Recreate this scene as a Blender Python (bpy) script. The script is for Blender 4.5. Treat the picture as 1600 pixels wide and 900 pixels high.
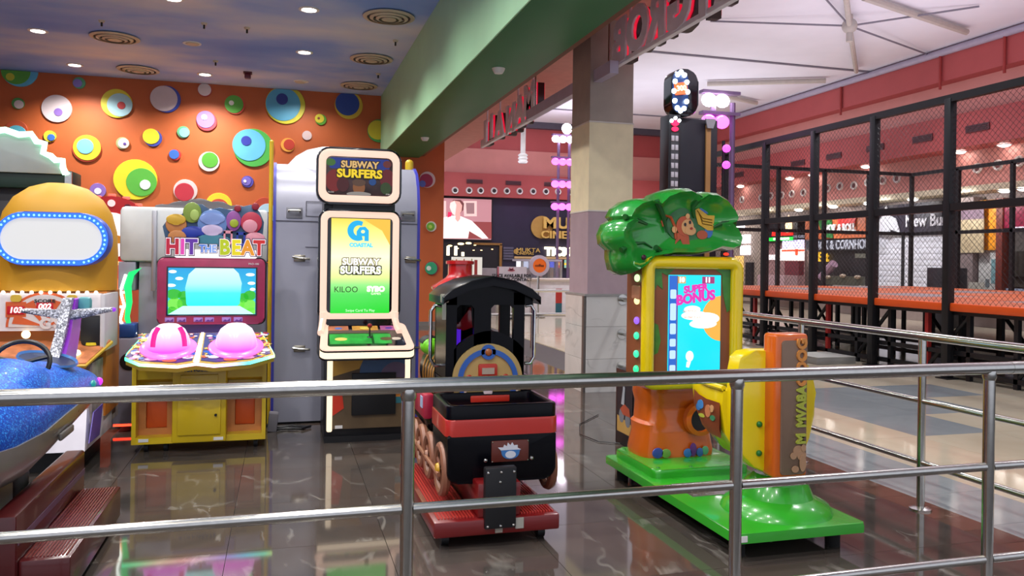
import bpy, bmesh, math, random
from mathutils import Vector, Matrix, Euler
random.seed(7)
SC = bpy.context.scene
COL = SC.collection
for o in list(bpy.data.objects): bpy.data.objects.remove(o)
PI = math.pi

# ------------------------------------------------------------------ camera
FPX, CXP, CYP, YAW, RHO, EYE = 1250.0, 800.0, 408.0, math.atan(359/1250), 0.0135, 1.5
FW = Vector((math.sin(YAW), math.cos(YAW), 0)); RT0 = Vector((math.cos(YAW), -math.sin(YAW), 0)); ZUP = Vector((0, 0, 1))
RT = RT0*math.cos(RHO) + ZUP*math.sin(RHO); UP = -RT0*math.sin(RHO) + ZUP*math.cos(RHO)
CAMP = Vector((0, 0, EYE))
cd = bpy.data.cameras.new('camera'); cam = bpy.data.objects.new('camera', cd); COL.objects.link(cam)
M = Matrix((RT, UP, -FW)).transposed().to_4x4(); M.translation = CAMP; cam.matrix_world = M
cd.sensor_width = 36; cd.lens = FPX/1600*36; cd.shift_y = (CYP-450)/1600; cd.clip_start = .05; cd.clip_end = 200
SC.camera = cam
def ray(px, py): return FW + RT*((px-CXP)/FPX) - UP*((py-CYP)/FPX)
def PY(px, py, y):
    d = ray(px, py); return CAMP + d*(y/d.y)
def PZ(px, py, z):
    d = ray(px, py); return CAMP + d*((z-EYE)/d.z)
def PX(px, py, x):
    d = ray(px, py); return CAMP + d*(x/d.x)

# ------------------------------------------------------------------ world, exposure, room lights
w = bpy.data.worlds.new('world'); SC.world = w; w.use_nodes = True
bg = w.node_tree.nodes['Background']; bg.inputs[0].default_value = (.82, .86, 1, 1); bg.inputs[1].default_value = .92
SC.view_settings.view_transform = 'Standard'; SC.view_settings.look = 'None'
SC.view_settings.exposure = 0.0; SC.view_settings.gamma = 1; SC.view_settings.use_curve_mapping = False
SPOT_W, NEAR_W, MALL_W, UP_W = 470, 230, 420, 110
def spot(loc, watts, angle, blend=.5, col=(1, .97, .92), size=.06, aim=(0, 0, -1)):
    l = bpy.data.lights.new('spot_lamp', 'SPOT'); l.energy = watts; l.spot_size = math.radians(angle); l.spot_blend = blend
    l.color = col; l.shadow_soft_size = size
    o = bpy.data.objects.new('spot_lamp', l); COL.objects.link(o); o.location = loc
    o.rotation_euler = Vector(aim).to_track_quat('-Z', 'Y').to_euler(); return o
def area(loc, watts, sx, sy, aim=(0, 0, 1), col=(1, 1, 1)):
    l = bpy.data.lights.new('area_lamp', 'AREA'); l.energy = watts; l.shape = 'RECTANGLE'; l.size = sx; l.size_y = sy; l.color = col
    o = bpy.data.objects.new('area_lamp', l); COL.objects.link(o); o.location = loc
    o.rotation_euler = Vector(aim).to_track_quat('-Z', 'Y').to_euler(); return o
CEIL = 5.15
LIGHT_XY = [(-3.87, 17.06), (-3.87, 14.66), (-1.53, 17.06), (-1.53, 12.2), (.33, 14.63), (.33, 12.1)]
NEAR_XY = [(x, y) for y in (9.7, 7.3, 4.9, 2.4, 0.) for x in (-3.87, -1.53, .33)] + [(-3.87, 12.2), (-1.53, 14.66), (.33, 17.06)]
for x, y in LIGHT_XY: spot((x, y, CEIL-.03), SPOT_W, 140, .75)
for x, y in NEAR_XY: spot((x, y, CEIL-.03), NEAR_W, 150, .7)
# added spots filling the hall below the membrane roof; unseen areas as its uplights
for x in (6.3, 10.5, 14.0):
    for y in (4.5, 10, 16, 22, 28): spot((x, y, 6.6), MALL_W, 130, .8, (.95, .97, 1), .25)
for x, y in ((8.2, 9), (12.2, 14), (12.2, 22), (8.2, 26), (12, 7)): area((x, y, 4.2), UP_W, 5, 5, (0, 0, 1), (.82, .86, 1))
for y in (15.9, 18.7, 21.3, 24.3, 27): spot((15.6, y, 3.25), 130, 120, .8, (.97, .97, 1), .1, (1, 0, -.75))

# ------------------------------------------------------------------ materials
def lin(h):
    h = h.lstrip('#'); return tuple(((c/12.92) if c <= .04045 else ((c+.055)/1.055)**2.4) for c in (int(h[i:i+2], 16)/255 for i in (0, 2, 4))) + (1,)
MATS = {}
def mat(name, hexc, rough=.5, metal=0, var=.06, scale=6, bump=0, coat=0, spec=None):
    if name in MATS: return MATS[name]
    m = bpy.data.materials.new(name); m.use_nodes = True; nt = m.node_tree; N = nt.nodes; L = nt.links; b = N['Principled BSDF']
    c = lin(hexc); tc = N.new('ShaderNodeTexCoord'); nz = N.new('ShaderNodeTexNoise'); nz.inputs['Scale'].default_value = scale; nz.inputs['Detail'].default_value = 3
    L.new(tc.outputs['Object'], nz.inputs['Vector'])
    r = N.new('ShaderNodeValToRGB'); r.color_ramp.elements[0].position = .3; r.color_ramp.elements[1].position = .7
    r.color_ramp.elements[0].color = tuple(max(0, v*(1-var)) for v in c[:3])+(1,); r.color_ramp.elements[1].color = tuple(min(1, v*(1+var)) for v in c[:3])+(1,)
    L.new(nz.outputs['Fac'], r.inputs['Fac']); L.new(r.outputs['Color'], b.inputs['Base Color'])
    b.inputs['Roughness'].default_value = rough; b.inputs['Metallic'].default_value = metal
    if coat: b.inputs['Coat Weight'].default_value = coat; b.inputs['Coat Roughness'].default_value = .08
    if spec is not None: b.inputs['IOR'].default_value = spec
    if bump:
        bp = N.new('ShaderNodeBump'); bp.inputs['Strength'].default_value = bump; bp.inputs['Distance'].default_value = .01
        L.new(nz.outputs['Fac'], bp.inputs['Height']); L.new(bp.outputs['Normal'], b.inputs['Normal'])
    MATS[name] = m; return m
def emi(name, hexc, s=1.0):
    if name in MATS: return MATS[name]
    m = bpy.data.materials.new(name); m.use_nodes = True; nt = m.node_tree; b = nt.nodes['Principled BSDF']; c = lin(hexc)
    b.inputs['Base Color'].default_value = (c[0]*.3, c[1]*.3, c[2]*.3, 1); b.inputs['Emission Color'].default_value = c; b.inputs['Emission Strength'].default_value = s
    b.inputs['Roughness'].default_value = .25; MATS[name] = m; return m
def emi_ramp(name, axis, p0, p1, stops, s=1.0):
    """emission colour running along one object axis from p0 to p1 (a lit screen or LED strip)"""
    m = bpy.data.materials.new(name); m.use_nodes = True; nt = m.node_tree; N = nt.nodes; L = nt.links; b = N['Principled BSDF']
    tc = N.new('ShaderNodeTexCoord'); sp = N.new('ShaderNodeSeparateXYZ'); mr = N.new('ShaderNodeMapRange'); r = N.new('ShaderNodeValToRGB')
    L.new(tc.outputs['Object'], sp.inputs[0]); L.new(sp.outputs[axis], mr.inputs['Value']); mr.inputs['From Min'].default_value = p0; mr.inputs['From Max'].default_value = p1
    L.new(mr.outputs[0], r.inputs['Fac']); cr = r.color_ramp
    cr.elements[0].position = stops[0][0]; cr.elements[0].color = lin(stops[0][1]); cr.elements[1].position = stops[-1][0]; cr.elements[1].color = lin(stops[-1][1])
    for p, h in stops[1:-1]: e = cr.elements.new(p); e.color = lin(h)
    b.inputs['Base Color'].default_value = (.02, .02, .02, 1); b.inputs['Roughness'].default_value = .2
    L.new(r.outputs['Color'], b.inputs['Emission Color']); b.inputs['Emission Strength'].default_value = s; MATS[name] = m; return m
def node_mat(name):
    m = bpy.data.materials.new(name); m.use_nodes = True; MATS[name] = m; return m, m.node_tree.nodes, m.node_tree.links, m.node_tree.nodes['Principled BSDF']
def ramp(N, stops):
    r = N.new('ShaderNodeValToRGB'); cr = r.color_ramp
    cr.elements[0].position = stops[0][0]; cr.elements[0].color = lin(stops[0][1]); cr.elements[1].position = stops[-1][0]; cr.elements[1].color = lin(stops[-1][1])
    for p, h in stops[1:-1]: e = cr.elements.new(p); e.color = lin(h)
    return r
def marble(name, stops, vein, rough, ior=1.5, vs=.35, seed=9.0, veinw=.5):
    m, N, L, b = node_mat(name)
    g = N.new('ShaderNodeNewGeometry'); oi = N.new('ShaderNodeObjectInfo'); mu = N.new('ShaderNodeVectorMath'); mu.operation = 'MULTIPLY_ADD'
    cmb = N.new('ShaderNodeCombineXYZ'); ml = N.new('ShaderNodeMath'); ml.operation = 'MULTIPLY'; ml.inputs[1].default_value = seed
    L.new(oi.outputs['Random'], ml.inputs[0]); L.new(ml.outputs[0], cmb.inputs[0]); L.new(ml.outputs[0], cmb.inputs[2])
    L.new(g.outputs['Position'], mu.inputs[0]); mu.inputs[1].default_value = (1, 1, 1); L.new(cmb.outputs[0], mu.inputs[2])
    n1 = N.new('ShaderNodeTexNoise'); n1.inputs['Scale'].default_value = 1.6; n1.inputs['Detail'].default_value = 6; n1.inputs['Distortion'].default_value = .6; L.new(mu.outputs[0], n1.inputs['Vector'])
    r1 = ramp(N, stops); L.new(n1.outputs['Fac'], r1.inputs['Fac'])
    mp = N.new('ShaderNodeMapping'); mp.inputs['Rotation'].default_value = (0, 0, .7); mp.inputs['Scale'].default_value = (1, .35, 1); L.new(mu.outputs[0], mp.inputs['Vector'])
    n2 = N.new('ShaderNodeTexNoise'); n2.inputs['Scale'].default_value = 3.0; n2.inputs['Detail'].default_value = 3; n2.inputs['Distortion'].default_value = .5; L.new(mp.outputs[0], n2.inputs['Vector'])
    r2 = N.new('ShaderNodeValToRGB'); e = r2.color_ramp.elements; e[0].position = .47; e[0].color = (0, 0, 0, 1); e[1].position = .5; e[1].color = (veinw, veinw, veinw, 1); k = e.new(.53); k.color = (0, 0, 0, 1)
    L.new(n2.outputs['Fac'], r2.inputs['Fac'])
    n3 = N.new('ShaderNodeTexNoise'); n3.inputs['Scale'].default_value = 3.0; L.new(mu.outputs[0], n3.inputs['Vector']); r3 = N.new('ShaderNodeValToRGB'); r3.color_ramp.elements[0].position = .5; r3.color_ramp.elements[1].position = .68; L.new(n3.outputs['Fac'], r3.inputs['Fac'])
    vm = N.new('ShaderNodeMath'); vm.operation = 'MULTIPLY'; L.new(r2.outputs['Color'], vm.inputs[0]); L.new(r3.outputs['Color'], vm.inputs[1])
    mx = N.new('ShaderNodeMix'); mx.data_type = 'RGBA'; L.new(vm.outputs[0], mx.inputs['Factor']); L.new(r1.outputs['Color'], mx.inputs['A']); mx.inputs['B'].default_value = lin(vein)
    L.new(mx.outputs['Result'], b.inputs['Base Color']); b.inputs['Roughness'].default_value = rough; b.inputs['IOR'].default_value = ior
    return m
STEEL = mat('brushed_steel', 'c8c6c0', .2, 1, .05, 40)
CHROME = mat('chrome_tube', 'd8d8d8', .1, 1, .03)
BLACK = mat('black_plastic', '15151a', .35)
BLACKG = mat('black_gloss', '0c0c14', .12, 0, .05, 6, 0, .5)
BLACKM = mat('black_metal', '18181c', .5, .2)
RUBBER = mat('black_rubber', '101010', .8)
WHITE = mat('white_paint', 'e4e2e2', .45)
GREYM = mat('grey_cabinet_metal', '9898ac', .4, .15, .04, 3)

# ------------------------------------------------------------------ mesh helpers (all coordinates are world metres)
class B:
    def __init__(s): s.bm = bmesh.new()
    def _bev(s, verts, off, seg=2, only=None):
        if not off: return
        es = {e for v in verts for e in v.link_edges if only is None or only(e)}
        bmesh.ops.bevel(s.bm, geom=list(es), offset=off, segments=seg, affect='EDGES', profile=.5, clamp_overlap=True)
    def box(s, x0, x1, y0, y1, z0, z1, bev=0, rot=None, seg=2):
        c = Vector(((x0+x1)/2, (y0+y1)/2, (z0+z1)/2)); mm = Matrix.Translation(c)
        if rot is not None: mm = mm @ Euler(rot).to_matrix().to_4x4()
        mm = mm @ Matrix.Diagonal((abs(x1-x0), abs(y1-y0), abs(z1-z0), 1))
        r = bmesh.ops.create_cube(s.bm, size=1, matrix=mm); s._bev(r['verts'], bev, seg); return s
    def tube(s, pts, r, n=10, closed=False, caps=True):
        pts = [Vector(p) for p in pts]; k = len(pts); rings = []; prev = None
        rr = r if isinstance(r, (list, tuple)) else [r]*k
        for i, p in enumerate(pts):
            a = pts[(i-1) % k] if (closed or i > 0) else p; b = pts[(i+1) % k] if (closed or i < k-1) else p
            t = (b-a).normalized()
            if prev is None:
                u = t.cross(Vector((0, 0, 1)));
                if u.length < 1e-3: u = t.cross(Vector((0, 1, 0)))
                u.normalize()
            else: u = (prev - t*prev.dot(t)).normalized()
            prev = u; v = t.cross(u)
            rings.append([s.bm.verts.new(p + (u*math.cos(2*PI*j/n) + v*math.sin(2*PI*j/n))*rr[i]) for j in range(n)])
        for i in range(k if closed else k-1):
            a, b = rings[i], rings[(i+1) % k]
            for j in range(n): s.bm.faces.new((a[j], a[(j+1) % n], b[(j+1) % n], b[j]))
        if caps and not closed:
            s.bm.faces.new(rings[0][::-1]); s.bm.faces.new(rings[-1])
        return s
    def cyl(s, p0, p1, r, r1=None, n=16): return s.tube([p0, p1], [r, r if r1 is None else r1], n)
    def lathe(s, prof, o, axis=(0, 0, 1), n=24):
        ax = Vector(axis).normalized(); u = ax.cross(Vector((0, 0, 1)));
        if u.length < 1e-3: u = Vector((1, 0, 0))
        u.normalize(); v = ax.cross(u); o = Vector(o); rings = []
        for r, h in prof:
            if r < 1e-5: rings.append([s.bm.verts.new(o+ax*h)])
            else: rings.append([s.bm.verts.new(o+ax*h+(u*math.cos(2*PI*j/n)+v*math.sin(2*PI*j/n))*r) for j in range(n)])
        for a, b in zip(rings, rings[1:]):
            for j in range(n):
                q = [a[j % len(a)], a[(j+1) % len(a)], b[(j+1) % len(b)], b[j % len(b)]]
                q2 = list(dict.fromkeys(q))
                if len(q2) >= 3: s.bm.faces.new(q2)
        return s
    def prism(s, pts, o, u, v, d, bev=0, seg=2, hole=None):
        """polygon pts (in the u,v plane at o) given thickness d along u x v; hole: a second ring with as many points"""
        u = Vector(u); v = Vector(v); n = u.cross(v).normalized(); o = Vector(o)
        A = [s.bm.verts.new(o+u*p[0]+v*p[1]) for p in pts]; Bv = [s.bm.verts.new(o+u*p[0]+v*p[1]+n*d) for p in pts]; k = len(pts)
        for i in range(k): s.bm.faces.new((A[i], A[(i+1) % k], Bv[(i+1) % k], Bv[i]))
        if hole is None:
            s.bm.faces.new(A[::-1]); s.bm.faces.new(Bv)
            if bev:
                S = set(Bv); s._bev(Bv, bev, seg, lambda e: e.verts[0] in S and e.verts[1] in S)
        else:
            A2 = [s.bm.verts.new(o+u*p[0]+v*p[1]) for p in hole]; B2 = [s.bm.verts.new(o+u*p[0]+v*p[1]+n*d) for p in hole]
            for i in range(k):
                j = (i+1) % k
                s.bm.faces.new((A2[j], A2[i], B2[i], B2[j])); s.bm.faces.new((Bv[i], Bv[j], B2[j], B2[i])); s.bm.faces.new((A[j], A[i], A2[i], A2[j]))
            if bev:
                S = set(Bv) | set(B2); s._bev(Bv+B2, bev, seg, lambda e: e.verts[0] in S and e.verts[1] in S and not ((e.verts[0] in set(Bv)) ^ (e.verts[1] in set(Bv))))
        return s
    def xz(s, pts, y, t, bev=0, hole=None, seg=2): return s.prism(pts, (0, y, 0), (1, 0, 0), (0, 0, 1), t, bev, seg, hole)      # grows from y towards the viewer (-y)
    def yz(s, pts, x, t, bev=0, hole=None, seg=2): return s.prism([(-a, b) for a, b in pts], (x, 0, 0), (0, -1, 0), (0, 0, 1), t, bev, seg, hole)  # grows towards -x
    def xy(s, pts, z, t, bev=0, hole=None, seg=2): return s.prism(pts, (0, 0, z), (1, 0, 0), (0, 1, 0), t, bev, seg, hole)
    def ball(s, c, r, n=16, m=10):
        mm = Matrix.Translation(Vector(c)) @ Matrix.Diagonal((r[0], r[1], r[2], 1)) if isinstance(r, (tuple, list)) else Matrix.Translation(Vector(c)) @ Matrix.Scale(r, 4)
        bmesh.ops.create_uvsphere(s.bm, u_segments=n, v_segments=m, radius=1, matrix=mm); return s
    def loft(s, rings, cap=True):
        R = [[s.bm.verts.new(p) for p in r] for r in rings]; n = len(R[0])
        for a, b in zip(R, R[1:]):
            for j in range(n): s.bm.faces.new((a[j], a[(j+1) % n], b[(j+1) % n], b[j]))
        if cap: s.bm.faces.new(R[0][::-1]); s.bm.faces.new(R[-1])
        return s
    def out(s, name, m, parent=None, label=None, kind=None, ang=40):
        org = wloc(parent) if parent else Vector((0, 0, 0))
        if parent: bmesh.ops.translate(s.bm, verts=s.bm.verts, vec=-org)
        bmesh.ops.recalc_face_normals(s.bm, faces=s.bm.faces)
        me = bpy.data.meshes.new(name); s.bm.to_mesh(me); s.bm.free(); me.materials.append(m)
        me.polygons.foreach_set('use_smooth', [True]*len(me.polygons)); me.set_sharp_from_angle(angle=math.radians(ang))
        o = bpy.data.objects.new(name, me); COL.objects.link(o)
        if parent: o.parent = parent
        if label: o['label'] = label
        if kind: o['kind'] = kind
        return o
def wloc(o):
    v = Vector((0, 0, 0))
    while o: v += o.location; o = o.parent
    return v
def thing(name, label, cat, loc=(0, 0, 0), group=None):
    o = bpy.data.objects.new(name, None); COL.objects.link(o); o.location = loc; o.empty_display_size = .1
    o['label'] = label; o['category'] = cat
    if group: o['group'] = group
    return o
def tag(o, label, cat, group=None):
    o['label'] = label; o['category'] = cat
    if group: o['group'] = group
    return o
def dup(o, loc=None, parent=None, label=None, group=None):
    c = o.copy(); COL.objects.link(c)
    if parent: c.parent = parent
    if loc is not None: c.location = loc
    if label: c['label'] = label
    if group: c['group'] = group
    for ch in list(o.children): dup(ch, None, c)
    return c
def rr(x0, x1, z0, z1, r, n=5):
    p = []
    for cx, cz, a0 in ((x1-r, z0+r, -90), (x1-r, z1-r, 0), (x0+r, z1-r, 90), (x0+r, z0+r, 180)):
        for i in range(n+1):
            a = math.radians(a0+90*i/n); p.append((cx+r*math.cos(a), cz+r*math.sin(a)))
    return p
def ell(cx, cz, rx, rz=None, n=28, a0=0, a1=360):
    rz = rx if rz is None else rz; full = abs(a1-a0) >= 360
    k = n if full else n+1
    return [(cx+rx*math.cos(math.radians(a0+(a1-a0)*i/n)), cz+rz*math.sin(math.radians(a0+(a1-a0)*i/n))) for i in range(k)]
def star(cx, cz, r, r2=.45, n=5, rot=90):
    return [(cx+(r if i % 2 == 0 else r*r2)*math.cos(math.radians(rot+180/n*i)), cz+(r if i % 2 == 0 else r*r2)*math.sin(math.radians(rot+180/n*i))) for i in range(2*n)]
def text(body, size, m, parent, loc, rot=(PI/2, 0, 0), ext=.003, align='CENTER', bold=0, sx=1, name='lettering', shear=0, label=None, bev=0):
    cu = bpy.data.curves.new(name, 'FONT'); cu.body = body; cu.size = size; cu.extrude = ext; cu.align_x = align; cu.align_y = 'CENTER'
    cu.offset = bold; cu.resolution_u = 3; cu.shear = shear; cu.bevel_depth = bev
    t = bpy.data.objects.new('tmp', cu); me = bpy.data.meshes.new_from_object(t); me.name = name
    bpy.data.objects.remove(t); bpy.data.curves.remove(cu)
    me.materials.clear(); me.materials.append(m)
    mm = Matrix.Translation(Vector(loc) - (wloc(parent) if parent else Vector((0, 0, 0)))) @ Euler(rot).to_matrix().to_4x4() @ Matrix.Diagonal((sx, 1, 1, 1))
    me.transform(mm); o = bpy.data.objects.new(name, me); COL.objects.link(o)
    if parent: o.parent = parent
    if label: o['label'] = label
    return o
def struct(o): o['kind'] = 'structure'; return o
ORD = ['first', 'second', 'third', 'fourth', 'fifth', 'sixth', 'seventh', 'eighth', 'ninth', 'tenth', 'eleventh', 'twelfth', 'thirteenth', 'fourteenth', 'fifteenth']
ORD = ['first', 'second', 'third', 'fourth', 'fifth', 'sixth', 'seventh', 'eighth', 'ninth', 'tenth', 'eleventh', 'twelfth', 'thirteenth', 'fourteenth', 'fifteenth']
ORD = ['first', 'second', 'third', 'fourth', 'fifth', 'sixth', 'seventh', 'eighth', 'ninth', 'tenth', 'eleventh', 'twelfth', 'thirteenth', 'fourteenth', 'fifteenth']
# ================================================================== SETTING
M_FLOOR = marble('dark_marble_tile', [(.3, '3f3b39'), (.5, '514944'), (.62, '4e433d'), (.78, '464341')], 'b0aca4', .06, 1.7, veinw=.38)
M_MALLF = marble('beige_mall_tile', [(.3, 'c2b49c'), (.6, 'cbbfa8'), (.8, 'bfb29c')], 'd8d0c0', .1, 1.5, veinw=.1)
M_GREYF = marble('blue_grey_mall_tile', [(.3, '8a9094'), (.6, '969c9e'), (.8, '868c90')], 'b0b4b4', .1, 1.5, veinw=.1)
M_BORDER = marble('brown_border_tile', [(.3, '4d3b33'), (.5, '63483c'), (.8, '54443c')], 'a08c80', .1, 1.55)
floor = struct(B().box(-9, 22, -3, 36, -.3, -.015).out('floor', mat('floor_bed', '3a3634', .6)))
def tiles(x0, y0, nx, ny, s, m, pick=None, name='floor_tile'):
    base = None
    for i in range(nx):
        for j in range(ny):
            mm = m if pick is None else pick(i, j)
            if mm is None: continue
            if base is None or base.data.materials[0] != mm:
                base = B().box(0, s-.003, 0, s-.003, -.018, 0).out(name, mm); base.parent = floor; o = base
            else:
                o = base.copy(); COL.objects.link(o)
            o.location = (x0+i*s, y0+j*s, 0)
tiles(3.75-.8*11, 1.9, 11, 20, .8, M_FLOOR)
tiles(3.75, 1.9, 1, 32, .22, M_BORDER, name='border_tile')
tiles(3.97, 1.9, 1, 12, .6, M_GREYF)
def pick(i, j):
    x = 4.57+.85*(i+.5); y = 2.4+.85*(j+.5)
    g = (6.1 < y < 8.4 and 5.1+(y-6.1)*.2 < x < 6.3+(y-6.1)*.85 and not (7.2 < y < 7.8 and x > 6.4)) or (8.9 < y < 9.6 and 5.4 < x < 8)
    return 'g' if g else 'b'
for key, mm in (('b', M_MALLF), ('g', M_GREYF)): tiles(4.57, 2.4, 7, 16, .85, mm, lambda i, j, key=key, mm=mm: mm if pick(i, j) == key else None)
struct(B().box(4.57, 22, 16, 36, -.015, -.004).box(10.53, 22, 2.4, 16, -.015, -.004).box(-9, 4.57, 17.95, 36, -.015, -.004).out('floor_far_hall', M_MALLF))

# --- ceiling painted as a sky
m, N, L, b = node_mat('painted_sky_ceiling')
g = N.new('ShaderNodeNewGeometry'); mp = N.new('ShaderNodeMapping'); mp.inputs['Scale'].default_value = (.27, .46, 1); L.new(g.outputs['Position'], mp.inputs['Vector'])
n1 = N.new('ShaderNodeTexNoise'); n1.inputs['Scale'].default_value = 1.1; n1.inputs['Detail'].default_value = 4; n1.inputs['Roughness'].default_value = .45; L.new(mp.outputs[0], n1.inputs['Vector'])
r1 = ramp(N, [(.32, '6890e8'), (.46, '8cacf0'), (.56, 'c0ccf0'), (.7, 'ece6ee')]); L.new(n1.outputs['Fac'], r1.inputs['Fac']); L.new(r1.outputs['Color'], b.inputs['Base Color']); b.inputs['Roughness'].default_value = .7
ceiling = struct(B().box(-9, 2.1, -3, 18, CEIL, CEIL+.2).out('ceiling', MATS['painted_sky_ceiling']))
M_ORANGE = mat('orange_wall_paint', 'bc5c2a', .55, 0, .05, 2)
wall_back = struct(B().box(-9, 3.53, 18, 18.35, 0, CEIL+.2).out('wall_back', M_ORANGE))
B().box(-9, 3.54, 17.97, 18, 0, .1).out('baseboard_back', mat('grey_stone_skirting', '706a66', .3))['kind'] = 'structure'
B().box(-9.2, -9, -3, 18, 0, CEIL).out('wall_left', M_ORANGE)['kind'] = 'structure'
# --- round discs on the orange wall
BUB = [
 (78,275,73,'5fb8dc',[(62,278,58,'5aa83c'),(40,300,17,'c8c83c')]), (310,325,25,'5aa878',[(303,325,18,'8a78c8')]), (72,405,25,'50a050',[(74,408,19,'d8c8c8')]),
 (223,425,60,'d8c8cc',[(228,438,17,'8868b8')]), (457,405,62,'d8cc30',[(468,410,50,'a8d0dc'),(474,412,16,'b83838')]), (650,388,57,'3848a8',[(640,385,54,'d0bcc0')]),
 (800,352,28,'b84040',[(799,350,26,'d8c8c8')]), (918,410,40,'c84838',[(914,407,37,'58a838'),(904,402,10,'e8e8e0')]), (808,475,40,'c83c48',[(803,467,36,'8a70c0'),(798,458,12,'e8e0f0')]),
 (1115,410,78,'d8cc30',[(1106,407,68,'58a8cc'),(1102,387,23,'283890')]), (1362,412,55,'d8b838',[(1357,405,47,'2848a0')]), (1253,468,22,'58a030',[(1248,463,18,'d8c830'),(1245,462,5,'803020')]),
 (1199,530,19,'d0b8b8',[]), (1125,567,28,'e8a040',[(1130,565,22,'b83828')]), (1480,512,45,'4aa050',[(1475,508,38,'d8c830')]), (990,578,78,'4aa848',[(973,567,65,'60b0d4'),(962,550,20,'303898')]),
 (717,517,25,'60a878',[(720,518,20,'80c8d8')]), (598,540,36,'4048a0',[(590,533,33,'d8cc30')]), (196,533,25,'d8c838',[(200,537,15,'3a68b8')]), (480,560,26,'98a070',[(483,560,22,'dcc8c8'),(487,562,6,'604898')]),
 (340,581,58,'c04830',[(340,577,55,'d8c430'),(333,572,33,'78b8d8')]), (684,605,24,'c83838',[(680,603,20,'3a68b8')]), (817,632,41,'dcd8d0',[(820,625,32,'58a838')]), (530,702,86,'d8cc28',[(553,712,60,'55a83c'),(567,722,21,'d8e0e0')]),  # first entry's reddish outer disc is the yellow disc's shadow, given as colour
 (967,710,24,'5048a8',[(963,708,18,'7868c0'),(957,708,6,'e0d8f0')]), (383,745,32,'8868b8',[(382,747,14,'e0d8e8')]), (725,745,47,'dcc8c8',[(720,750,38,'b83040')]), (855,803,52,'d8cc30',[(855,812,38,'c04830')]),
 (1035,815,45,'b04028',[(1045,832,38,'a8c8dc')]), (65,510,45,'b85030',[(65,525,40,'60b8d0')]),
 (1668.7,702,31,'d8c8cc',[(1665,705,26,'a02050'),(1650,718,13,'5868c0')]), (1684,885,20,'d8d8d0',[(1682,885,16,'70b030'),(1681,886,7,'b8d858')]), (1686,1047,27,'902838',[(1684,1048,24,'30a070'),(1675,1048,9,'d8e0d8')]) ]
def disc(cx, cy, r, y, t, name, m, parent):
    c = PY(cx/2.5, cy/2.5, y); rad = (PY((cx+r)/2.5, cy/2.5, y)-PY((cx-r)/2.5, cy/2.5, y)).x/2
    return B().xz([(x, min(z, CEIL-.01)) for x, z in ell(c.x, c.z, rad, rad, 32)], y, t, .004, seg=1).out(name, m, parent)
for cx, cy, r, h, ins in BUB:
    p = disc(cx, cy, r, 18.0, .035, 'wall_disc', mat('disc_'+h, h, .45, 0, .03), wall_back); y = 17.965
    for ix, iy, ir, ih in ins:
        disc(ix, iy, ir, y, .012, 'inner_disc', mat('disc_'+ih, ih, .45, 0, .03), p); y -= .012

# --- green bulkhead between arcade and hall
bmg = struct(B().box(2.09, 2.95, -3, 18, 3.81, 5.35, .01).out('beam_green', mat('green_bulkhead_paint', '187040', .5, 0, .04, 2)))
B().box(2.075, 2.09, -3, 18, 3.815, 5.35).out('pale_face', mat('pale_green_lit_tone', 'a8dcb0', .5, 0, .03, 2), bmg, 'pale green painted side face')  # paler than the underside: partly paint, partly light put into the colour
struct(B().box(2.95, 4.4, -3, 30.5, 4.32, 4.5).out('ceiling_hall_edge', mat('salmon_soffit_paint', 'c88078', .6)))
struct(B().box(2.95, 3.06, -3, 18, 3.85, 4.32).out('trim_1', mat('brown_bulkhead_paint', '7a4a38', .6)))
# --- pillar
pil = struct(B().box(3.39, 3.93, 8.63, 9.22, 0, 4.4).out('pillar', mat('pillar_taupe_paint', 'a4968c', .6)))
B().box(3.385, 3.935, 8.625, 9.225, 2.1, 3.12).out('cream_band', mat('pillar_cream_paint', 'e6d8b4', .6), pil, 'cream painted band')
B().box(3.385, 3.935, 8.625, 9.225, 1.13, 2.09).out('mauve_band', mat('pillar_mauve_paint', 'a48e96', .6), pil, 'mauve painted band')
for z in (2.095, 3.125): B().box(3.38, 3.94, 8.62, 9.23, z-.008, z+.008).out('joint_strip', mat('pale_joint', 'd0c8c0', .5), pil)
M_WM = marble('white_wall_marble', [(.3, 'bcbab8'), (.6, 'ccc9c5'), (.8, 'aeaeae')], '787878', .12, 1.5, veinw=.5)
for z0, z1 in ((0, .38), (.383, .755), (.758, 1.11)):
    B().box(3.36, 3.945, 8.6, 8.63, z0, z1).out('marble_slab', M_WM, pil)
    B().box(3.345, 3.375, 8.66, 9.24, z0, z1).out('marble_slab', M_WM, pil)
B().box(3.34, 3.96, 8.59, 9.25, 1.11, 1.135).out('marble_cap', mat('grey_cap', '8c8a88', .4), pil)
B().box(3.335, 3.365, 8.6, 8.655, 0, 1.11).out('corner_strip', mat('dark_corner', '58504c', .4), pil)
sb = thing('sign_rail', 'long lilac metal rail crossing the taupe pillar below the ceiling edge', 'rail', (3.55, 10, 3.6))
B().box(3.43, 3.53, 8.15, 11.3, 3.58, 3.72).out('rail_bar', mat('lilac_white_metal', 'b8aec4', .5), sb)
B().cyl((3.48, 8.3, 3.7), (3.48, 8.3, 4.33), .012).out('hanger', STEEL, sb); B().cyl((3.48, 11, 3.7), (3.48, 11, 4.33), .012).out('hanger', STEEL, sb)

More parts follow.
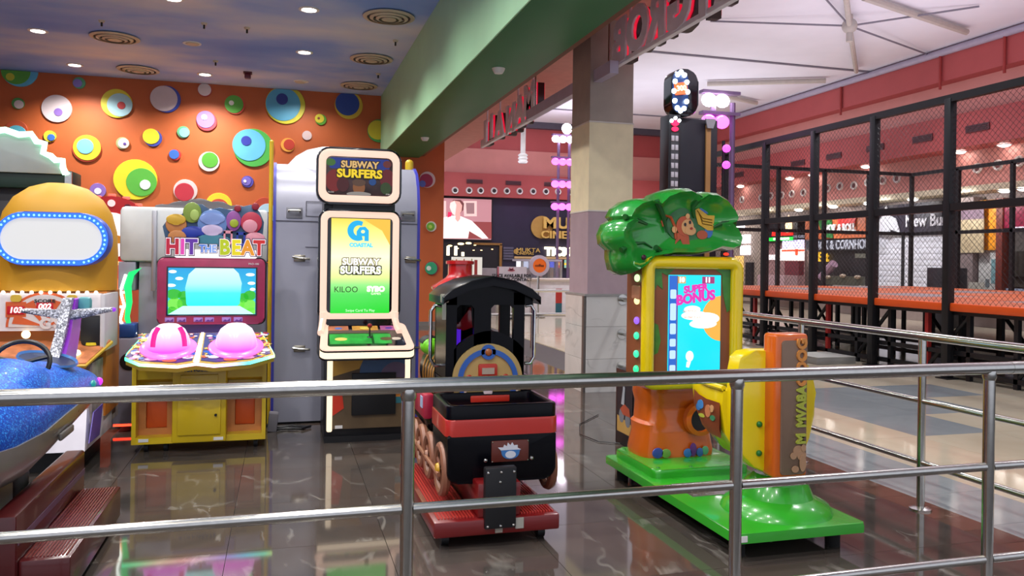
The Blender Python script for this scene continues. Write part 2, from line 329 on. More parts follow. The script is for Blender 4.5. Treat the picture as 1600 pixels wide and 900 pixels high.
# --- hall: far wall (cinema front) and right wall, in painted bands
RED = mat('hall_red_paint', 'ac4c4c', .6, 0, .04, 2); SAL = mat('hall_salmon_paint', 'cc8880', .6, 0, .04, 2); CRM = mat('hall_cream_soffit', 'd8ccb0', .6)
NAVY = mat('cinema_navy_panel', '26243c', .4, 0, .08, 3)
struct(B().box(3.5, 17.5, 31.02, 31.4, 0, 4.03).out('wall_far', NAVY))
struct(B().box(3.0, 17.5, 30.7, 31.4, 4.03, 4.95).out('wall_far_red_band', RED)); struct(B().box(3.0, 17.5, 30.9, 31.4, 4.95, 5.95).out('wall_far_salmon_band', SAL))
struct(B().box(3.0, 17.5, 30.95, 31.4, 5.95, 7.3).out('wall_far_red_fascia', RED))
struct(B().box(17.03, 17.4, 2, 31, 0, 3.45).out('wall_right', mat('store_wall_taupe', '8a7a74', .6)))
struct(B().box(17, 17.4, 2, 31, 3.45, 4.5).out('wall_right_salmon_band', SAL)); struct(B().box(16.2, 17, 2, 31, 3.35, 3.5).out('trim_2', CRM))
struct(B().box(16.3, 17.4, 2, 31, 4.5, 5.35).out('wall_right_red_band', RED)); struct(B().box(16.6, 17.4, 2, 31, 5.35, 6.25).out('wall_right_salmon_fascia', SAL))
struct(B().box(16.2, 17.4, 2, 31, 6.25, 7.2).out('wall_right_red_fascia', RED))
struct(B().box(3, 16.4, 30.6, 30.9, 6.85, 7.1).out('trim_3', mat('roof_edge_dark', '4a4654', .5)))
# --- membrane roof with its struts
roof = struct(B().box(4.3, 16.3, -3, 30.8, 7.1, 7.16).out('ceiling_membrane', mat('white_roof_membrane', 'e4e2ec', .7, 0, .03, 1)))
PIPE = mat('white_roof_pipe', 'b8b0a8', .5); CAB = mat('roof_seam_grey', '7c7884', .6)
B().tube([(16.15, -3, 6.98), (16.15, 30.7, 6.98)], .09).out('edge_pipe', mat('lilac_edge_pipe', 'a8a0b4', .5), roof)
HUB = Vector((12.1, 15.1, 6.85))
def hubset(off, cross=True):
    h = HUB+off; B().cyl((h.x, h.y, 6.5), (h.x, h.y, 7.1), .07).out('hub_post', PIPE, roof); B().ball(h, .17, 12, 8).out('hub', PIPE, roof)
    for e in (PZ(1338, 112, 6.97), HUB*2-PZ(1338, 112, 6.97)): e = e+off; B().tube([h, (e.x, e.y, 6.97)], .06, 8).out('strut_pipe', PIPE, roof)
    for px, py in ((1110, 33), (1452, 86), (1530, 10), (1288, -4)): e = PZ(px, py, 7.05)+off; B().tube([h, (e.x, e.y, 7.05)], .022, 6).out('cable', CAB, roof)
    for a, c in () if not cross else (((1350, -4), (1510, 50)), ((1105, 131), (1290, 126)), ((1115, 146), (1182, 161))): e = PZ(*a, 6.99)+off; f = PZ(*c, 6.99)+off; B().tube([e, f], .075, 8).out('cross_pipe', PIPE, roof)
hubset(Vector((0, 0, 0))); hubset(Vector((0, -9.5, 0)), False)
for y in (2.3, 10.8, 19.3, 27.7): B().box(4.4, 16.2, y-.04, y+.04, 7.06, 7.1).out('membrane_seam', CAB, roof)
for x in (7.6,): B().box(x-.04, x+.04, -3, 30.7, 7.06, 7.1).out('membrane_seam', CAB, roof)
for y in (14.8, 16.7, 20.5): B().cyl((16.15, y, 6.05), (16.15, y, 6.95), .035, n=8).out('drop_pipe', mat('red_drop_pipe', '98302c', .5), roof)

# --- ceiling fittings of the arcade
dl = thing('ceiling_downlight', 'round recessed white downlight set in the blue cloud-painted ceiling', 'light', (LIGHT_XY[0][0], LIGHT_XY[0][1], CEIL), 'recessed downlights in the sky-painted ceiling')
B().lathe([(.1, 0), (.15, 0), (.15, -.012), (.11, -.018), (.1, -.004)], (LIGHT_XY[0][0], LIGHT_XY[0][1], CEIL)).out('trim_ring', WHITE, dl)
B().lathe([(0, -.006), (.105, -.006), (.105, 0)], (LIGHT_XY[0][0], LIGHT_XY[0][1], CEIL)).out('lamp_lens', emi('lamp_white', 'fff8ee', 22), dl)
LBL = ['lower recessed downlight of the left column, just above the orange wall', 'upper recessed downlight of the left column, near the top left corner', 'middle recessed downlight lowest in the blue ceiling, right of the orange glow', 'recessed downlight cut by the top edge of the photo, middle column', 'lower recessed downlight of the right column near the green beam', 'upper recessed downlight of the right column, near the top of the photo']
dl['label'] = LBL[0]
for (x, y), lb in zip(LIGHT_XY[1:], LBL[1:]): dup(dl, (x, y, CEIL), None, lb)
for x, y in NEAR_XY: dup(dl, (x, y, CEIL), None, 'recessed downlight of the blue ceiling outside what the photo shows', 'downlights outside the frame')
df = thing('air_diffuser', 'round white ribbed air diffuser in the blue cloud-painted ceiling', 'vent', (-2.73, 14.66, CEIL-.01), 'round air diffusers in the sky-painted ceiling')
o3 = (-2.73, 14.66, CEIL-.01); PD = mat('diffuser_offwhite', 'c8bca8', .5)
for r0, r1, h in ((.325, .385, -.015), (.235, .285, -.03), (.15, .195, -.04), (.0, .11, -.05)): B().lathe([(r0, -.006), (r1, -.006), (r1, h), (r0, h-.012)], o3, n=36).out('diffuser_ring', PD, df)
B().lathe([(0, -.004), (.34, -.004)], o3).out('diffuser_throat', mat('diffuser_shadow_grey', '3c3840', .7), df)
df['label'] = 'round ribbed air diffuser in the left of the ceiling, the larger-looking of two'
for (x, y), lb in zip(((-2.75, 17.04), (1.49, 12.05), (1.51, 14.69), (1.5, 17.04)), ('round ribbed air diffuser close above the orange wall at left', 'round ribbed air diffuser by the green beam, top one of three', 'round ribbed air diffuser by the green beam, middle one of three', 'round ribbed air diffuser by the green beam, lowest one of three')): dup(df, (x, y, CEIL-.01), None, lb)
for (x, y), lb in zip(((-1.52, 14.64), (.31, 17.08), (-2.3, 10.9)), ('small round cream ceiling plate between two downlights', 'small round cream ceiling plate near the top of the orange wall', 'small round cream ceiling plate nearest the viewer')):
    tag(B().lathe([(0, -.03), (.1, -.03), (.13, 0)], (x, y, CEIL)).out('ceiling_plate', PD), lb, 'plate')
t = thing('alarm_beacon', 'small dark red box hanging from the blue ceiling', 'alarm', (-.7, 16.6, CEIL))
B().box(-.78, -.62, 16.52, 16.68, CEIL-.03, CEIL).out('beacon_base', mat('maroon_plastic', '5c1c24', .4), t); B().box(-.76, -.64, 16.54, 16.66, CEIL-.13, CEIL-.03, .02).out('beacon_cover', mat('dark_red_lens', '6c1828', .3), t)
sp0 = None; SPL = ['above the middle ceiling diffusers and left of the right downlights', 'left of the red alarm box', 'near the top right ceiling diffuser by the beam', 'between the two lower diffusers by the green beam', 'right of the small round ceiling plate']
for px, py in ((159, 32), (319, 36), (337, 95), (618, 63), (591, 115), (386, 43)):
    d = ray(px, py); q = CAMP + d*((CEIL-EYE)/d.z)
    if sp0 is None:
        sp0 = thing('sprinkler_head', 'tiny dark sprinkler head above the left ceiling diffuser', 'sprinkler', (q.x, q.y, CEIL), 'sprinkler heads on the sky-painted ceiling')
        B().lathe([(0, -.03), (.035, -.03), (.05, 0)], (q.x, q.y, CEIL), n=10).out('rosette', PD, sp0); B().cyl((q.x, q.y, CEIL-.09), (q.x, q.y, CEIL-.03), .015, n=8).out('nozzle', BLACKM, sp0)
    else: dup(sp0, (q.x, q.y, CEIL), None, 'tiny dark sprinkler head %s' % SPL.pop(0))
for (px, py), lb in zip(((779, 107), (664, 215)), ('white smoke detector under the green beam above the hanging letters', 'small white detector under the far end of the green beam')):
    d = ray(px, py); q = CAMP + d*((3.81-EYE)/d.z)
    tag(B().lathe([(0, -.06), (.05, -.06), (.07, -.03), (.08, 0)], (q.x, q.y, 3.81)).out('smoke_detector', WHITE), lb, 'detector')
# ================================================================== RAILINGS
ry = 2.72
fr = thing('handrail', 'polished steel tube railing with three rails crossing the whole foreground', 'railing', (0, ry, 0))
B().tube([(-3.4, ry, 1.07), (3.81, ry, 1.07)], .0262, 20).out('top_rail', STEEL, fr)
xs = [-3.4, -2.12, -.85, .42, 1.69, 2.91, 3.81]
for x in xs:
    B().cyl((x, ry, 0), (x, ry, 1.05), .0235, n=18).out('post', STEEL, fr); B().lathe([(.06, 0), (.06, .008), (.03, .02), (.0235, .02)], (x, ry, 0)).out('base_flange', STEEL, fr)
    B().lathe([(.0235, 1.02), (.029, 1.035), (.0262, 1.06)], (x, ry, 0), n=18).out('weld_collar', STEEL, fr)
for a, b in zip(xs, xs[1:]):
    for z, nm in ((.65, 'middle_rail'), (.255, 'lower_rail')): B().tube([(a+.02, ry, z), (b-.02, ry, z)], .0182, 16).out(nm, STEEL, fr)
B().tube([(3.02, ry, 1.07), (3.3, ry, 1.07)], .0275, 20).out('joint_sleeve', STEEL, fr)
sr = thing('handrail', 'steel side railing running back to the taupe pillar beside the mall walkway', 'railing', (3.81, 5.6, 0))
B().tube([(3.81, ry+.03, 1.07), (3.81, 8.6, 1.07)], .0262, 18).out('top_rail', STEEL, sr)
for z, nm in ((.67, 'middle_rail'), (.29, 'lower_rail')): B().tube([(3.81, ry+.03, z), (3.81, 8.6, z)], .0182, 14).out(nm, STEEL, sr)
for y in (4.05, 5.25, 6.45, 7.6):
    B().cyl((3.81, y, 0), (3.81, y, 1.05), .0235, n=16).out('post', STEEL, sr); B().lathe([(.065, 0), (.065, .01), (.03, .02), (.0235, .02)], (3.81, y, 0)).out('base_flange', STEEL, sr)
for z in (1.07, .67, .29): B().cyl((3.81, 8.585, z), (3.81, 8.6, z), .06).out('wall_flange', STEEL, sr)

# ================================================================== DRUM GAME (two glowing domes)
YEL = mat('cabinet_yellow', 'd8b818', .35, 0, .05, 3, 0, .3); YEL2 = mat('cabinet_dull_yellow', 'b89838', .4); ORP = mat('cabinet_orange_panel', 'd85a20', .4); SALP = mat('cabinet_salmon_frame', 'cc8448', .4)
hb = thing('drum_game', 'yellow two-player drum arcade game with glowing pink domes and HIT THE BEAT sign', 'arcade machine', (-.595, 6.9, 0))
Yf = 6.6
t = B().box(-1.08, -.11, Yf, 7.25, .07, .12).box(-1.08, -1.05, Yf, 7.2, .07, .72).box(-.14, -.11, Yf, 7.2, .07, .72).box(-1.08, -.11, 6.75, 7.25, .1, .72, .01).out('body', YEL, hb)
B().box(-.79, -.4, Yf-.06, 6.8, .08, .74, .012).out('center_box', YEL, hb)
for x0, x1 in ((-1.05, -.79), (-.4, -.14)):
    B().xz(rr(x0, x1, .12, .5, .005), 6.76, .05, 0, rr(x0+.055, x1-.055, .17, .45, .005)).out('panel_frame', SALP, hb)
    B().box(x0+.055, x1-.055, 6.73, 6.76, .17, .45, .008).out('orange_panel', ORP, hb, 'bright orange panel')
    w_ = B()
    if x0 < -.9: w_.prism([(6.62, .68), (6.75, .68), (6.75, .52), (6.62, .56)], (x0-.02, 0, 0), (0, 1, 0), (0, 0, 1), .28)
    else: w_.prism([(6.62, .68), (6.75, .68), (6.75, .52), (6.62, .56)], (x0, 0, 0), (0, 1, 0), (0, 0, 1), .28)
    w_.out('knee_wedge', YEL, hb)
    B().box(x0+.07, x0+.16, 6.61, 6.63, .635, .66, .004).out('coin_return', YEL2, hb)
d = B().box(-.75, -.44, Yf-.075, Yf-.055, .14, .44, .006).out('coin_door', YEL, hb); B().cyl((-.475, Yf-.09, .29), (-.475, Yf-.07, .29), .01, n=12).out('lock', BLACKM, d)
d = B().box(-.73, -.46, Yf-.075, Yf-.055, .48, .6, .006).out('service_flap', YEL, hb); B().box(-.67, -.52, Yf-.08, Yf-.07, .49, .53).out('slot', mat('brown_slot', '8a4a2c', .5), d)
text('KONGBEAT2', .045, mat('print_dark_blue', '283058', .4), hb, (-.595, Yf-.062, .638), ext=.002, bold=.002, sx=1.0)
for x in (-1.0, -.86, -.2): B().cyl((x, 6.68, .035), (x+.03, 6.68, .035), .035).out('caster', BLACKM, hb)
for x, z in ((-.99, .1), (-.45, .105)): B().box(x-.04, x+.03, Yf-.004 if x < -.8 else Yf-.064, Yf, z-.012, z+.012).out('sticker', WHITE, hb)
# sloped console: two halves
def deckpt(u, vv): return (u, 6.28+vv*.47, .735+vv*.165)
def deck(pts, lift, th, name, m, parent, bev=0):
    b_ = B(); nrm = Vector((0, -.33, .94)).normalized()
    A = [Vector(deckpt(*p))+nrm*lift for p in pts]; C = [p-nrm*th for p in A]; va = [b_.bm.verts.new(p) for p in A]; vc = [b_.bm.verts.new(p) for p in C]; k = len(pts)
    b_.bm.faces.new(va); b_.bm.faces.new(vc[::-1])
    for i in range(k): b_.bm.faces.new((va[i], va[(i+1) % k], vc[(i+1) % k], vc[i]))
    return b_.out(name, m, parent)
LED = emi_ramp('led_rainbow_edge', 0, -.5, .55, [(0, '40ffb0'), (.12, '90ffb0'), (.25, 'ffe8c0'), (.42, 'ffb0b0'), (.55, 'ffd0f8'), (.7, 'b0a0ff'), (.82, '50d8ff'), (.95, '80ffd0'), (1, 'd0ff90')], 3.2)
outl = [(-1.09, .15), (-.98, -.05), (-.72, -.14), (-.595, -.06), (-.47, -.14), (-.22, -.06), (-.045, .16), (-.06, .3), (-.15, 1), (-1.02, 1), (-1.09, .3)]
deck(outl, .0, .022, 'led_edge', LED, hb, 0)
deck([(-.565+(x+.565)*.985, .45+(v-.45)*.975) for x, v in outl], .003, .01, 'console_top', YEL2, hb)
deck([(x*.99-.006, v*.985+.008) for x, v in outl], -.022, .035, 'console_tray', YEL2, hb)
L_ = [(-1.09, .18), (-.97, .02), (-.73, -.07), (-.625, .0), (-.615, .97), (-1.0, .97), (-1.06, .32)]
R_ = [(-.565, .0), (-.46, -.07), (-.23, .01), (-.075, .19), (-.09, .32), (-.165, .97), (-.575, .97)]
PURP = mat('print_purple', '3c1c6c', .3); MAR = mat('print_maroon', '8c1c3c', .3); PYEL = mat('print_star_yellow', 'd8b840', .3); POR = mat('print_orange', 'c85828', .3); PBL = mat('print_blue', '2048b0', .3); PPK = mat('print_pink', 'd878b0', .3); PWH = mat('print_white', 'e8e0e8', .3)
DOME = emi_ramp('glowing_pink_dome', 2, .8, 1.0, [(0, 'ff50f0'), (.35, 'ffa8f4'), (1, 'fff0ff')], 1.5)
for side, pts, cx in ((0, L_, -.81), (1, R_, -.33)):
    deck(pts, .006, .008, 'console_print', PURP, hb)
    rim = deck([(cx+(.235 if i else .235)*math.cos(a)*.9, .42+.4*math.sin(a)) for i, a in enumerate([2*PI*k/24 for k in range(24)])], .008, .004, 'printed_ring', MAR, hb)
    mir = (lambda q: q) if not side else (lambda q: -1.14-q)
    for u, vv, s, mm in ((-1.03, .5, .045, PYEL), (-1.0, .72, .045, PYEL), (-.95, .88, .035, PYEL), (-.67, .62, .035, PYEL), (-.66, .4, .038, PYEL), (-.96, .2, .04, PYEL)):
        deck([(mir(u)+px_*1.0, vv+pz_*2.0) for px_, pz_ in star(0, 0, s)], .01, .004, 'printed_star', mm, hb)
    for u, vv, a, bb, mm in ((-.66, .22, .05, .06, PBL), (-.66, .1, .04, .05, PWH), (-1.03, .3, .03, .05, PWH), (-.9, .06, .05, .05, PPK), (-.78, .0, .05, .045, POR), (-.7, .8, .05, .07, POR), (-.84, .93, .08, .03, PPK), (-.98, .36, .03, .05, POR)):
        deck([(mir(u)+px_, vv+pz_*1.0) for px_, pz_ in ell(0, 0, a, bb, 12)], .0095, .003, 'printed_shape', mm, hb)
    rnd = random.Random(11+side); xl, xh = (-1.05, -.64) if not side else (-.55, -.1)
    for mi, mm in enumerate((PYEL, POR, PPK, PBL, MAR, PWH)):
        bb_ = B(); nrm = Vector((0, -.33, .94)).normalized(); cnt = 0
        while cnt < 9:
            u, vv = rnd.uniform(xl, xh), rnd.uniform(.08, .93)
            if ((u-cx)/.21)**2+((vv-.42)/.42)**2 < 1: continue
            s_ = rnd.uniform(.012, .026); P_ = [Vector(deckpt(u+a_, vv+c_*2))+nrm*(.0085+.0006*mi) for a_, c_ in (star(0, 0, s_*1.3) if mi == 0 else ell(0, 0, s_, s_*rnd.uniform(.5, 1), 8))]
            va = [bb_.bm.verts.new(p) for p in P_]; vc = [bb_.bm.verts.new(p-nrm*.003) for p in P_]; bb_.bm.faces.new(va)
            for i in range(len(va)): bb_.bm.faces.new((va[i], va[(i+1) % len(va)], vc[(i+1) % len(va)], vc[i]))
            cnt += 1
        bb_.out('printed_pattern', mm, hb, kind='stuff')
    c = Vector(deckpt(cx, .42))
    b_ = B().lathe([(.2, .0), (.2, .02), (.185, .03), (.13, .035)], c, (0, -.33, .94), 32).out('dome_rim', emi('glow_rim_pink', 'f884e8', .9), hb)
    B().lathe([(.155, 0), (.152, .05), (.14, .1), (.115, .15), (.07, .185), (0, .2)], c, (0, -.12, .99), 32).out('glowing_dome', DOME, hb, 'glowing white-pink dome')
    if not side:
        for a in (-35, 50):
            aa = math.radians(a); q = [(.158, .03), (.154, .07), (.142, .12), (.108, .165)]
            B().tube([c+Vector((math.sin(aa)*r_, -math.cos(aa)*r_, h_)) for r_, h_ in q], .02, 6).out('pink_streak', emi('streak_magenta', 'e82890', 1.0), hb)
# divider and monitor
deck([(-.615, -.05), (-.575, -.05), (-.585, .97), (-.605, .97)], .012, .02, 'led_divider', emi('led_divider_pink', 'ffd8f4', 2.5), hb)
B().box(-.82, -.35, 6.95, 7.2, .8, 1.1).out('monitor_neck', mat('neck_indigo', '3a2c78', .4), hb)
mon = B().xz(rr(-.955, -.135, .955, 1.49, .05), 7.02, .12, .012).out('monitor_frame', mat('monitor_magenta', '982850', .4, 0, .14, 9), hb)
B().xz(rr(-.965, -.125, .945, 1.5, .055), 7.05, .08, .004).out('frame_rim', BLACKM, hb)
B().box(-.885, -.195, 6.894, 6.9, 1.025, 1.42).out('bezel', BLACKG, mon)
scr = emi_ramp('screen_sky', 2, 1.04, 1.41, [(0, '30d8f0'), (.45, '20c0e8'), (1, '10a0e0')], 1.1)
sc = B().box(-.873, -.207, 6.89, 6.894, 1.037, 1.41).out('screen', scr, mon)
G1 = emi('screen_green', '38b838', .9); G2 = emi('screen_light_green', '78e050', .95)
for x, z, a, b2, mm in ((-.83, 1.2, .06, .04, G1), (-.75, 1.19, .05, .035, G1), (-.82, 1.12, .06, .05, G2), (-.75, 1.12, .055, .055, G1), (-.84, 1.06, .04, .04, G1), (-.25, 1.19, .05, .04, G1), (-.3, 1.17, .04, .04, G1), (-.26, 1.11, .06, .05, G2), (-.24, 1.06, .04, .03, G2), (-.32, 1.12, .03, .04, G2)):
    B().xz([(max(-.872, min(-.208, p)), max(1.038, q)) for p, q in ell(x, z, a, b2, 18)], 6.89, .001).out('screen_hill', mm, sc)
for x, z, a in ((-.84, 1.38, .03), (-.79, 1.325, .03), (-.85, 1.27, .035), (-.25, 1.36, .035), (-.24, 1.29, .03), (-.23, 1.24, .022)): B().xz([(max(-.872, p), q) for p, q in ell(x, z, a, .013, 14)], 6.89, .001).out('screen_cloud', emi('screen_white', 'e8fcff', 1.2), sc)
B().xz([(-.735, 1.12), (-.745, 1.25), (-.72, 1.36), (-.67, 1.41), (-.38, 1.41), (-.34, 1.37), (-.315, 1.29), (-.33, 1.12), (-.36, 1.1), (-.72, 1.1)], 6.8888, .001).out('screen_blank_shape', emi_ramp('screen_cyan_white', 2, 1.1, 1.41, [(0, '10f0ff'), (.35, '40f4ff'), (.6, 'b0f8ff'), (1, 'd8fcff')], 1.15), sc)
B().xz([(-.87, 1.038), (-.76, 1.105), (-.33, 1.105), (-.22, 1.038)], 6.8885, .0012).out('screen_stage', emi('screen_pale_cyan', 'b8fcff', 1.2), sc)
text('© 2013-2014 All rights', .022, emi('screen_caption', 'e0c060', 1.0), sc, (-.54, 6.886, 1.058), ext=.0005)
text('PRO-100', .022, WHITE, mon, (-.225, 6.898, 1.447), ext=.002)
for i, x in enumerate((-.86, -.77, -.645, -.56, -.43, -.34)):
    q = B().box(x-.035, x+.035, 6.895, 6.901, .975, 1.012, .003).out('instruction_card', mat('card_lilac', 'a078c0', .4), mon)
    B().xz([(x-.03, .978), (x-.01, .995), (x+.005, .985), (x+.028, 1.004), (x+.028, .978)], 6.8955, .002).out('card_print', mat('card_dark', '5c2c80', .4), q)
# topper: plain rounded coloured cut-outs in place of the printed figures
tp = B().xz([(-.54+(px_+.54)*.95, 1.77+(pz_-1.77)*.9) for px_, pz_ in [(-.93, 1.62), (-.955, 1.74), (-.9, 1.83), (-.8, 1.85), (-.74, 1.95), (-.64, 1.95), (-.58, 1.9), (-.5, 1.925), (-.4, 1.9), (-.34, 1.93), (-.24, 1.96), (-.17, 1.9), (-.13, 1.8), (-.14, 1.68), (-.2, 1.6)]], 7.02, .02, .004).out('topper_board', mat('topper_backing', '3c5878', .5), hb)
def blob(x, z, a, c, mm, y=7.0, t=.022, name='topper_shape'): return B().xz(ell(x, z, a, c, 24), y, t, .008).out(name, mm, tp)
blob(-.555, 1.77, .115, .12, mat('topper_blue', '6080b8', .35)); blob(-.555, 1.72, .085, .045, mat('topper_pale', 'c8b8d8', .35), 6.977, .01); blob(-.555, 1.815, .1, .05, mat('topper_lightblue', '8098d0', .35), 6.977, .008)
blob(-.83, 1.76, .08, .08, mat('topper_tan', 'b87840', .35)); blob(-.83, 1.8, .075, .045, mat('topper_gold', 'c8a030', .35), 6.977, .01)
blob(-.71, 1.86, .07, .085, mat('topper_green', '789038', .35)); blob(-.69, 1.84, .035, .045, mat('topper_lightgreen', 'a0b860', .35), 6.977, .01)
blob(-.39, 1.8, .06, .085, mat('topper_violet', '8c4c94', .35)); blob(-.385, 1.78, .035, .035, mat('topper_lime', '98a828', .35), 6.977, .01)
blob(-.25, 1.79, .085, .09, mat('topper_red', 'b83048', .35)); blob(-.26, 1.76, .06, .055, mat('topper_pink', 'd890a0', .35), 6.977, .01); blob(-.36, 1.905, .028, .028, mat('topper_crimson', '8c1c30', .35)); blob(-.22, 1.925, .03, .03, MATS['topper_crimson'])
blob(-.82, 1.66, .07, .055, MATS['topper_tan'], 6.985); blob(-.7, 1.7, .09, .05, mat('topper_navy', '24389c', .35), 6.99); blob(-.555, 1.635, .15, .05, mat('topper_teal', '3c7c90', .35), 6.99); blob(-.22, 1.66, .08, .05, MATS['topper_pink'], 6.985)
for x, z, mm in ((-.43, 1.665, 'topper_pink'), (-.33, 1.655, 'topper_navy')):
    B().box(x-.035, x-.02, 6.955, 6.965, z-.05, z+.05).box(x+.02, x+.035, 6.955, 6.965, z-.05, z+.05).box(x-.035, x+.035, 6.955, 6.965, z+.03, z+.055).ball((x-.04, 6.96, z-.05), (.02, .006, .015), 10, 6).ball((x+.012, 6.96, z-.05), (.02, .006, .015), 10, 6).out('music_note', MATS[mm], tp)
xx = -.9
pl = B().xz(rr(-.84, -.2, 1.492, 1.56, .02), 6.985, .02, .006).out('lit_sign_plate', emi('sign_glow_white', 'fff4fc', 1.6), hb)
for chs, size, adv, zc in ((('H', 'b81c38'), ('I', 'e048b0'), ('T', '6030a0')), .165, (.1, .05, .085), 1.575), ((('T', '4878d8'), ('H', '6898e8'), ('E', '88a8e8')), .085, (.045, .05, .04), 1.565), ((('B', 'b8c818'), ('E', 'e8d818'), ('A', 'e89820'), ('T', 'c82828')), .165, (.092, .085, .095, .085), 1.575):
    for (ch, h), av in zip(chs, adv):
        text(ch, size, emi('letter_'+h, h, .75), hb, (xx+av/2, 6.943, zc), ext=.008, bold=.008 if size > .1 else .003, name='letter_'+ch.lower(), sx=.85)
        text(ch, size, emi('letter_white_edge', 'fff8ff', .95), hb, (xx+av/2, 6.952, zc), ext=.006, bold=.013 if size > .1 else .006, name='letter_rim', sx=.85)
        text(ch, size, mat('letter_outline', '48304c', .4), hb, (xx+av/2, 6.962, zc), ext=.006, bold=.02 if size > .1 else .011, name='letter_edge', sx=.85)
        xx += av
    xx += .015

# ================================================================== TALL SCREEN GAME
ss = thing('tall_screen_game', 'tall black video game cabinet with glowing white frames and a green-yellow screen', 'arcade machine', (.69, 6.9, 0))
GLOW = emi('frame_glow_warm_white', 'ffd6c0', .9); GLOW2 = emi('frame_glow_bright', 'ffe8c8', 1.25)
B().box(.345, 1.055, 6.68, 7.3, .04, .7, .01).out('base_cabinet', BLACK, ss); B().box(.345, 1.055, 6.66, 7.3, .0, .05).out('plinth', BLACKM, ss)
art = B().box(.41, 1.0, 6.66, 6.685, .11, .69).out('base_art_panel', mat('art_brown', '5c4a34', .4, 0, .25, 5), ss)
B().xz([(.41, .69), (.66, .69), (.62, .6), (.41, .54)], 6.66, .004).out('art_patch', mat('art_gold', 'c89838', .4), art); B().xz([(.64, .69), (1.0, .69), (1.0, .54), (.62, .54)], 6.66, .003).out('art_patch', mat('art_slate_blue', '44648c', .4), art)
B().xz(ell(.92, .52, .13, .13, 20, 0, 180), 6.658, .003).out('art_patch', mat('art_mauve', '70607c', .4), art); B().xz([(.41, .5), (.47, .5), (.5, .28), (.41, .22)], 6.66, .004).out('art_patch', mat('art_red', 'c8341c', .4), art)
B().xz([(.86, .5), (1.0, .5), (1.0, .36), (.86, .36)], 6.66, .0035).out('art_patch', mat('art_orange', 'c07828', .4), art); B().xz([(.84, .36), (1.0, .36), (1.0, .31), (.84, .3)], 6.66, .0035).out('art_patch', mat('art_teal', '2c6c78', .4), art)
cdm = B().box(.56, .92, 6.635, 6.66, .22, .565, .005).out('coin_door', BLACKM, ss); B().cyl((.77, 6.62, .44), (.77, 6.64, .44), .013, n=12).out('lock', STEEL, cdm)
B().box(.43, .49, 6.655, 6.66, .115, .14).out('sticker', WHITE, art)
for x in (.385, 1.018): B().box(x-.022, x+.022, 6.645, 6.685, .09, .69, .012).out('light_strip', GLOW2, ss, 'glowing vertical light strip')
# control shelf
def shelf(pts, z0, z1, name, m, bev=.008): return B().xy(pts, z0, z1-z0, bev).out(name, m, ss)
def rrxy(x0, x1, y0, y1, r): return rr(x0, x1, y0, y1, r)
tr = lambda q, dz: [(x, y, .79+(y-6.37)*.42+dz) for x, y in q]
def slab(q, dz, th, name, m, parent=None, hole=None):
    b_ = B(); A = tr(q, dz); Cc = tr(q, dz-th); k = len(q); va = [b_.bm.verts.new(p) for p in A]; vc = [b_.bm.verts.new(p) for p in Cc]
    for i in range(k): b_.bm.faces.new((va[i], va[(i+1) % k], vc[(i+1) % k], vc[i]))
    if hole is None: b_.bm.faces.new(va); b_.bm.faces.new(vc[::-1])
    else:
        H1 = [b_.bm.verts.new(p) for p in tr(hole, dz)]; H2 = [b_.bm.verts.new(p) for p in tr(hole, dz-th)]
        for i in range(k):
            j = (i+1) % k; b_.bm.faces.new((va[i], H1[i], H1[j], va[j])); b_.bm.faces.new((H1[i], H2[i], H2[j], H1[j])); b_.bm.faces.new((vc[i], vc[j], H2[j], H2[i]))
    return b_.out(name, m, parent or ss)
def taper(q, f): return [(.66+(x-.66)*(1-(y-6.36)*f), y) for x, y in q]
of = taper(rr(.285, 1.035, 6.36, 6.78, .06), .22); inn = taper(rr(.345, .975, 6.41, 6.76, .03), .22)
slab(of, -.018, .05, 'shelf_light_band', GLOW2)
slab(of, -.005, .014, 'shelf_trim', BLACKG); slab(taper(rr(.283, 1.037, 6.358, 6.78, .06), .22), -.066, .014, 'shelf_trim', BLACKG)
slab(of, .004, .01, 'shelf_glow_frame', GLOW, None, inn)
cp = slab(inn, .002, .008, 'control_panel', BLACKG)
for x0, x1, y0, y1, h in ((.37, .53, 6.66, 6.73, 'b87050'), (.56, .77, 6.66, 6.73, 'c89040'), (.79, .93, 6.66, 6.73, 'a85890'), (.37, .7, 6.45, 6.6, '209838'), (.72, .86, 6.45, 6.6, '28a040')): slab([(x0, y0), (x1, y0), (x1, y1), (x0, y1)], .004, .003, 'panel_print', mat('print_'+h, h, .3, 0, .3, 14), cp)
for x, y, a, h in ((.46, 6.52, .05, 'd8c868'), (.82, 6.52, .05, '5c4030'), (.66, 6.695, .04, 'e8d060'), (.45, 6.69, .03, '4870c0'), (.86, 6.69, .03, '5838a0'), (.9, 6.52, .04, 'd8c8b8')): slab(ell(x, y, a, a*.5, 14), .0055, .003, 'panel_print', mat('print_'+h, h, .3), cp)
js = B().cyl((.69, 6.56, .86), (.69, 6.56, .95), .006, n=10).lathe([(.03, .86), (.02, .875)], (.69, 6.56, 0), n=14).out('joystick', BLACKM, ss); B().ball((.69, 6.56, .96), .02, 14, 8).out('joystick_knob', mat('dark_red_knob', '8c1420', .2), js)
